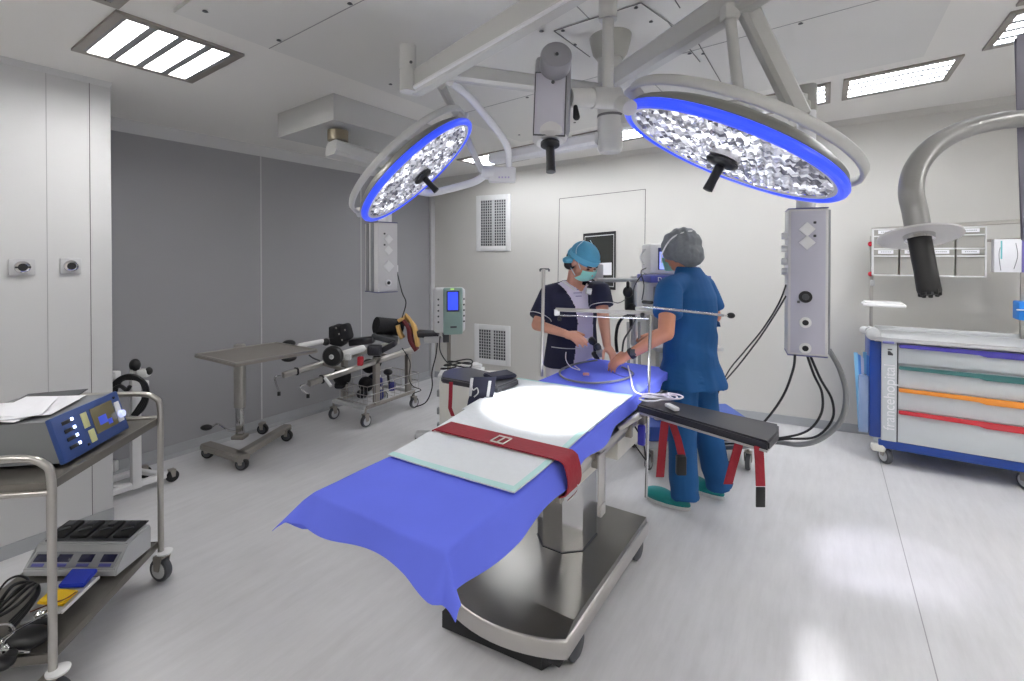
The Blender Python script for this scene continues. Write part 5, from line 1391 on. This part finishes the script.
m = M(); m.ell(G(26, 638, zs + .03), (.075, .05, .03), RT); m.ell(G(40, 628, zs + .03), (.05, .035, .025), RT); obj('mask_body', m, black, t)
m = M(); m.tube([G(48, 610, zs + .05), G(40, 617, zs + .05), G(20, 628, zs + .06), G(0, 640, zs + .06), G(-10, 650, zs + .05)], .004, 8); m.tube([G(0, 625, zs + .06), G(10, 625, zs + .07), G(14, 632, zs + .06), G(4, 642, zs + .05), G(6, 650, zs + .04), G(30, 652, zs + .02)], .004, 8); obj('chrome_wire', m, chrome, t)
for px, py in ((39, 616), (5, 651), (44, 616), (3, 644)): obj('fitting', M().lathe([(.012, 0), (.014, .01), (.006, .02)], G(px, py, zs + .03), Z, 14), chrome, t)
m = M().prism([G(48, 632, zs), G(34, 648, zs), G(-10, 655, zs), G(10, 640, zs)], (0, 0, .004)); tag(obj('steel_plate', m, satin), 'thin pale steel plate under the black mask', 'plate')
m = M(); m.ell(G(4, 662, zs + .02), (.035, .03, .02)); m.ell(G(10, 655, zs + .03), (.02, .02, .015)); tag(obj('rubber_bulb', m, black), 'black rubber bulb at the lower left corner of the shelf', 'bulb')

# ------------------------------------------------------------------ medicine cart on the right
YF = 4.45; CX0, CX1 = .27, 1.22; CD = .50
t = thing('medicine_cart', 'wide grey and blue hospital cart with coloured drawer handles on the right', 'cart', ((CX0 + CX1) / 2, YF + CD / 2, 0))
obj('carcass', M().box(CX0 + .03, CX1 - .03, YF + .02, YF + CD, .15, .90, .01), cart_grey, t)
obj('corner_post', M().box(CX0, CX0 + .075, YF + .01, YF + CD, .19, .905, .012), cart_blue, t)
obj('corner_post', M().box(CX1 - .075, CX1, YF + .01, YF + CD, .19, .905, .012), cart_blue, t)
obj('base_band', M().box(CX0 + .055, CX1, YF - .004, YF + CD, .125, .185, .006), cart_blue, t)
fs = obj('front_strip', M().box(CX0 + .07, CX0 + .158, YF - .01, YF + .03, .185, .905, .004), cart_grey, t)
Rv = basis(Z, V((-1, 0, 0)), V((0, -1, 0)))
text('lettering', 'francehopital', .092, (CX0 + .118, YF - .0105, .265), Rv, paper, fs)
m = M(); lg = V((CX0 + .105, YF - .0115, .81))
m.prism([lg, lg + V((.03, 0, 0)), lg + V((.03, 0, .012)), lg + V((.012, 0, .03)), lg + V((0, 0, .03))], (0, .001, 0)); m.boxr(lg + V((.012, 0, .042)), (.025, .001, .008)); obj('logo', m, dkgrey, fs)
obj('base_foot', M().box(CX0 + .01, CX0 + .10, YF - .01, YF + .06, .09, .15, .02), cream, t)
DX0, DX1 = CX0 + .166, CX1 - .08
zs_ = [(.745 + .012, .90, h_purple, 'violet'), (.585, .745, h_teal, 'teal'), (.425, .585 - .0, h_orange, 'orange'), (.185, .425, h_red, 'red')]
for k, (z0, z1, hm, cn) in enumerate(zs_):
    dr = obj('drawer', M().box(DX0, DX1, YF - .006, YF + .02, z0 + .003, z1 - .003, .003), cart_grey, t)
    m = M(); zt1 = z1 - .004; st = .875
    prof = [(DX0 + .002, zt1 - .026), (st - .02, zt1 - .026), (st + .012, zt1 - .042), (DX1 - .002, zt1 - .042), (DX1 - .002, zt1), (DX0 + .002, zt1)]
    m.prism([V((x, YF - .028, z)) for x, z in prof], (0, .024, 0)); bmesh.ops.bevel(m.b, geom=list(m.b.edges), offset=.004, segments=2, affect='EDGES')
    o = obj('drawer_handle', m, hm, dr); o['label'] = cn + ' drawer handle'
m = M(); m.box(DX0 - .008, DX0, YF + .0, YF + .02, .186, .905); obj('seam', m, dkgrey, t)
m = M(); m.box(CX0 + .02, CX1, YF - .03, YF + CD, .905, .935, .012); m.box(CX0 + .06, CX1, YF + CD - .03, YF + CD, .93, .965, .006); m.box(CX0 + .02, CX0 + .04, YF + .05, YF + CD, .93, .955, .004); m.box(CX0 + .02, CX1, YF - .03, YF - .015, .93, .94, .003)
obj('worktop', m, ltgrey, t)
obj('top_tab', M().box(CX0 + .075, CX0 + .14, YF - .034, YF, .895, .912, .003), mat('tab_violet', (120, 120, 180), .4), t)
m = M(); m.lathe([(.03, 0), (.045, .01), (.045, .09), (.03, .1)], (CX0 + .02, YF - .03, .955), (0, 1, 0), 20); m.cyl((CX0 + .0, YF + .03, .97), (CX0 - .03, YF + .10, .965), .03); obj('push_handle', m, ltgrey, t)
for x, y in ((CX0 + .10, YF + .05), (CX1 - .12, YF + .05), (CX0 + .10, YF + CD - .06), (CX1 - .12, YF + CD - .06)): caster(t, (x, y, 0), .058, .035, d=V((-.5, .8, 0)), top=.14, tyre=dkgrey)
# rack post, rail and bins
YR = YF + CD - .03
pr = AY(871.5, 275, YR); t = thing('rack_frame', 'chrome rack post and rail rising behind the hospital cart', 'rack', (pr.x, YR, .93))
obj('post', M().box(pr.x - .012, pr.x + .012, YR - .012, YR + .012, .90, AY(871, 236, YR).z, .003), steel, t)
pr2 = .95 + .34
obj('post', M().box(1.16, 1.184, YR - .012, YR + .012, .90, AY(871, 236, YR).z, .003), steel, t)
a, b = AY(880, 229.5, YR + .02), AY(1020, 221, YR + .02); zrr = (a.z + b.z) / 2 
obj('rail', M().sweep([V((pr.x, YR + .02, a.z)), V((1.2, YR + .02, b.z))], .02, .03), steel, t)
obj('rail', M().sweep([V((pr.x, YR + .02, a.z - .13)), V((1.2, YR + .02, b.z - .13))], .02, .02), steel_d, t)
for py in (244, 274): obj('red_knob', M().ell(AY(870.5, py, YR - .03), (.018, .018, .02)), h_red, t)
obj('post_clamp', M().boxr(AY(872.5, 283, YR - .02), (.03, .02, .05), None, .005), ltgrey, t)
bx0 = AY(873, 260, YR - .12).x; bx1 = AY(986, 260, YR - .12).x; zlo = AY(930, 276, YR - .12).z; zhi = AY(930, 228, YR - .12).z; zmid = zlo + .57 * (zhi - zlo)
wb = (bx1 - bx0) / 4
t0 = thing('bin_cabinet', 'white framed two-row storage bin unit above the hospital cart', 'storage rack', ((bx0 + bx1) / 2, YR - .06, zlo))
m = M(); m.box(bx0, bx1, YR - .012, YR - .016, zlo, zhi)
for z in (zlo, zmid, zhi): m.box(bx0 - .004, bx1 + .004, YR - .12, YR - .012, z - .004, z + .004)
for x in (bx0, bx1): m.box(x - .004, x + .004, YR - .12, YR - .012, zlo, zhi)
obj('frame', m, whitep, t0)
bz = mat('bin_clear_grey', (176, 174, 168), .2, alpha=.8)
for r in range(2):
    for k in range(4):
        x0, x1 = bx0 + wb * k + .006, bx0 + wb * (k + 1) - .006; z0, z1 = (zlo, zmid) if r == 0 else (zmid, zhi); z0 += .006; z1 -= .006
        tb = thing('storage_bin', '%s tilt-out clear bin of the %s row in the storage unit' % (['leftmost', 'second', 'third', 'rightmost'][k], ['lower', 'upper'][r]), 'bin', ((x0 + x1) / 2, YR - .07, z0), 0, 'tilt-out bins above the cart')
        m = M(); m.box(x0, x1, YR - .020, YR - .018, z0, z1); m.box(x0, x1, YR - .11, YR - .02, z0, z0 + .003); m.box(x0, x0 + .003, YR - .11, YR - .02, z0, z1); m.box(x1 - .003, x1, YR - .11, YR - .02, z0, z1); obj('tub', m, cream, tb)
        obj('front', M().prism([(x0, YR - .118, z1), (x1, YR - .118, z1), (x1, YR - .114, z0), (x0, YR - .114, z0)], (0, .003, 0)), bz, tb)
        obj('lip', M().box(x0, x1, YR - .127, YR - .118, z1 - .055, z1 - .045, .002), whitep, tb)
        lb = obj('label_card', M().box((x0 + x1) / 2 - .05, (x0 + x1) / 2 + .045, YR - .1295, YR - .127, z1 - .032, z1 - .004), paper, tb)
        m = M()
        for q_ in range(6): m.box((x0 + x1) / 2 - .032 + q_ * .011, (x0 + x1) / 2 - .025 + q_ * .011, YR - .1305, YR - .1295, z1 - .021, z1 - .015)
        obj('label_print', m, midgrey, lb)
c = AY(883, 304.5, YF + .25); m = M(); m.boxr(c, (.26, .20, .022), None, .008); m.boxr(c + Z * .014, (.235, .18, .012), None, .004)
tag(obj('white_tray', m, whitep), 'small white tray on the post left above the hospital cart', 'tray')
g0, g1 = AY(993, 272, YR - .06), AY(1021, 239, YR - .06)
t = thing('glove_box', 'white box with violet edge and line drawing right of the storage bins', 'box', ((g0.x + g1.x) / 2, YR - .05, g0.z))
obj('carton', M().box(g0.x, g1.x, YR - .08, YR - .01, g0.z, g1.z, .003), paper, t)
obj('violet_edge', M().box(g1.x, g1.x + .012, YR - .08, YR - .01, g0.z, g1.z, .002), mat('carton_violet', (120, 110, 180), .5), t)
m = M(); w_ = g1.x - g0.x; h_ = g1.z - g0.z; yy = YR - .083
m.tube([(g0.x + .22 * w_, yy, g0.z + .75 * h_), (g0.x + .18 * w_, yy, g0.z + .5 * h_), (g0.x + .25 * w_, yy, g0.z + .05 * h_)], .002, 5); m.tube([(g0.x + .78 * w_, yy, g0.z + .88 * h_), (g0.x + .85 * w_, yy, g0.z + .5 * h_), (g0.x + .72 * w_, yy, g0.z + .1 * h_)], .002, 5); obj('line_drawing', m, midgrey, t)
m = M(); m.box(g0.x + .24 * w_, g0.x + .30 * w_, yy, yy + .002, g0.z + .4 * h_, g0.z + .95 * h_); obj('teal_bar', m, mat('print_teal', (120, 195, 200), .5), t)
c0, c1_ = AY(1016, 318, YR - .1), AY(1040, 302, YR - .1)
t = thing('sharps_bin', 'bright blue open bin at the right edge above the cart', 'bin', ((c0.x + c1_.x) / 2, YR - .08, c0.z))
obj('tub', M().box(c0.x, c1_.x + .05, YR - .16, YR - .02, c0.z - .01, c1_.z, .008), blue_bin, t)
obj('rim', M().box(c0.x - .012, c1_.x + .06, YR - .17, YR - .155, (c0.z + c1_.z) / 2 + .0, (c0.z + c1_.z) / 2 + .008), whitep, t)
# wrapped packs hanging at the cart side
t = thing('catheter_pocket', 'clear side pocket of pale blue wrapped packs on the left side of the hospital cart', 'pocket', AY(866, 432, YF + .1))
p0, p1 = AY(858, 430, YF + .06), AY(876, 376, YF + .06)
obj('pocket', M().box(p0.x + .0, CX0 - .002, YF + .02, YF + .14, p0.z, p1.z, .006), mat('pocket_clear', (170, 190, 225), .15, alpha=.55), t)
pk = mat('pale_blue_pack', (130, 190, 230), .35); pk2 = mat('mid_blue_pack', (80, 140, 215), .35); pk3 = mat('lilac_white_pack', (205, 210, 235), .35)
for k in range(7):
    x = p0.x + .010 + .0125 * k; y = YF + .045 + .018 * (k % 4); tz = AY(866, 353 + 3 * (k % 3), YF + .06).z
    m = M(); m.prism([(x - .010, y, p0.z + .02), (x + .010, y, p0.z + .02), (x + .012 + .007 * (k - 4), y, tz), (x - .012 + .007 * (k - 4), y, tz + .012 * (k % 3))], (0, .004, 0))
    tag(obj('wrapped_pack', m, (pk, pk2, pk3)[k % 3]), ['leftmost pale blue', 'second, mid blue', 'third, whitish', 'fourth, pale blue', 'fifth, mid blue', 'sixth, whitish', 'rightmost pale blue'][k] + ' wrapped pack in the side pocket of the cart', 'wrapped pack', 'wrapped packs in the cart pocket')

# ------------------------------------------------------------------ near lamp arm at the right edge
t = thing('lamp_handle_arm', 'curved grey tube arm with round dish and black handle, close at the right edge', 'lamp arm', D(925, 235, .95))
pts = [D(1075, 113, 1.2), D(1035, 117.5, 1.17), D(1000, 121, 1.14), D(965, 129, 1.1), D(935, 145, 1.03), D(917, 166, .98), D(911, 190, .95), D(915, 212, .94), D(919, 234, .93)]
obj('tube', M().tube(pts, .0205, 24, 10), mat('tube_grey', (150, 150, 148), .35, .15), t)
hc = D(919, 236, .925); hax = (D(925, 297, .90) - hc).normalized(); hax = (hax - FWD * .10).normalized()
obj('dish', M().lathe([(.018, -.010), (.026, -.008), (.056, -.004), (.0645, -.001), (.0655, .003), (.062, .004), (.034, -.002), (.024, -.001)], hc, hax, 48), pendlight, t)
obj('collar', M().lathe([(.025, -.002), (.023, .008)], hc, hax, 28), chrome, t)
m = M(); m.lathe([(.0185, .005), (.0185, .03), (.0178, .07), (.0185, .108), (.017, .114)], hc, hax, 12)
hnd = obj('handle', m, black, t)
m = M()
u_ = hax.cross(RGT).normalized(); w2_ = hax.cross(u_)
for k in range(8):
    a = 2 * PI * k / 8; c = hc + hax * .113 + (u_ * math.cos(a) + w2_ * math.sin(a)) * .0135; m.boxr(c, (.007, .007, .012), None, .002)
obj('handle_teeth', m, black, hnd)
cbx = D(1062, 60, 1.25); obj('ceiling_column', M().cyl(V((cbx.x, cbx.y, cbx.z - .2)), V((cbx.x, cbx.y, zc(cbx.x))), .035), armgrey, t)
bx = D(1032, 140, 1.22)
m = M(); q = [D(1014, 36, 1.2), D(1050, 20, 1.2), D(1075, 20, 1.2), D(1075, 245, 1.2), D(1021, 243, 1.2), D(1017, 130, 1.2)]
m.prism(q, raydir(1014, 130) * .10); bmesh.ops.bevel(m.b, geom=list(m.b.edges), offset=.006, segments=2, affect='EDGES'); obj('side_housing', m, mat('housing_mauve', (120, 118, 134), .45), t)

# ------------------------------------------------------------------ lights and camera
def spot(name, pos, target, power, size, blend=.6, r=.12, col=(1, 1, 1)):
    ld = bpy.data.lights.new(name, 'SPOT'); ld.energy = power; ld.spot_size = math.radians(size); ld.spot_blend = blend; ld.shadow_soft_size = r; ld.color = col
    o = bpy.data.objects.new(name, ld); COL.objects.link(o); o.location = pos
    o.rotation_euler = (V(target) - V(pos)).to_track_quat('-Z', 'Y').to_euler(); return o
nLn = nL.normalized(); nRn = nR.normalized()
spot('left_lamp_beam', cL + nLn * .17, (-1.05, 1.95, .84), 300, 29, .7, .08, (.97, .97, 1.0))
spot('right_lamp_beam', cR + nRn * .17, (-.84, 2.5, .84), 60, 16, .6, .10, (.95, .95, 1.0))
spot('floor_spill', cL + nLn * .18, (.16, 3.0, 0), 130, 17, .9, .08, (.85, .82, 1.0))

cd = bpy.data.cameras.new('camera'); co = bpy.data.objects.new('camera', cd); COL.objects.link(co)
cd.sensor_width = 36; cd.lens = FPX / 1024 * 36; cd.shift_x = (512 - CX) / 1024; cd.shift_y = (CY - 340.5) / 1024
cd.clip_start = .05
co.location = (0, 0, EYE); co.rotation_euler = (PI / 2 - PITCH, 0, -YAW)
sc_ = bpy.context.scene; sc_.camera = co
w = bpy.data.worlds.new('world'); sc_.world = w; w.use_nodes = True
w.node_tree.nodes['Background'].inputs[0].default_value = (.5, .5, .5, 1); w.node_tree.nodes['Background'].inputs[1].default_value = .3
vs = sc_.view_settings; vs.view_transform = 'Standard'; vs.look = 'None'; vs.gamma = 1; vs.use_curve_mapping = False
vs.exposure = 0.78
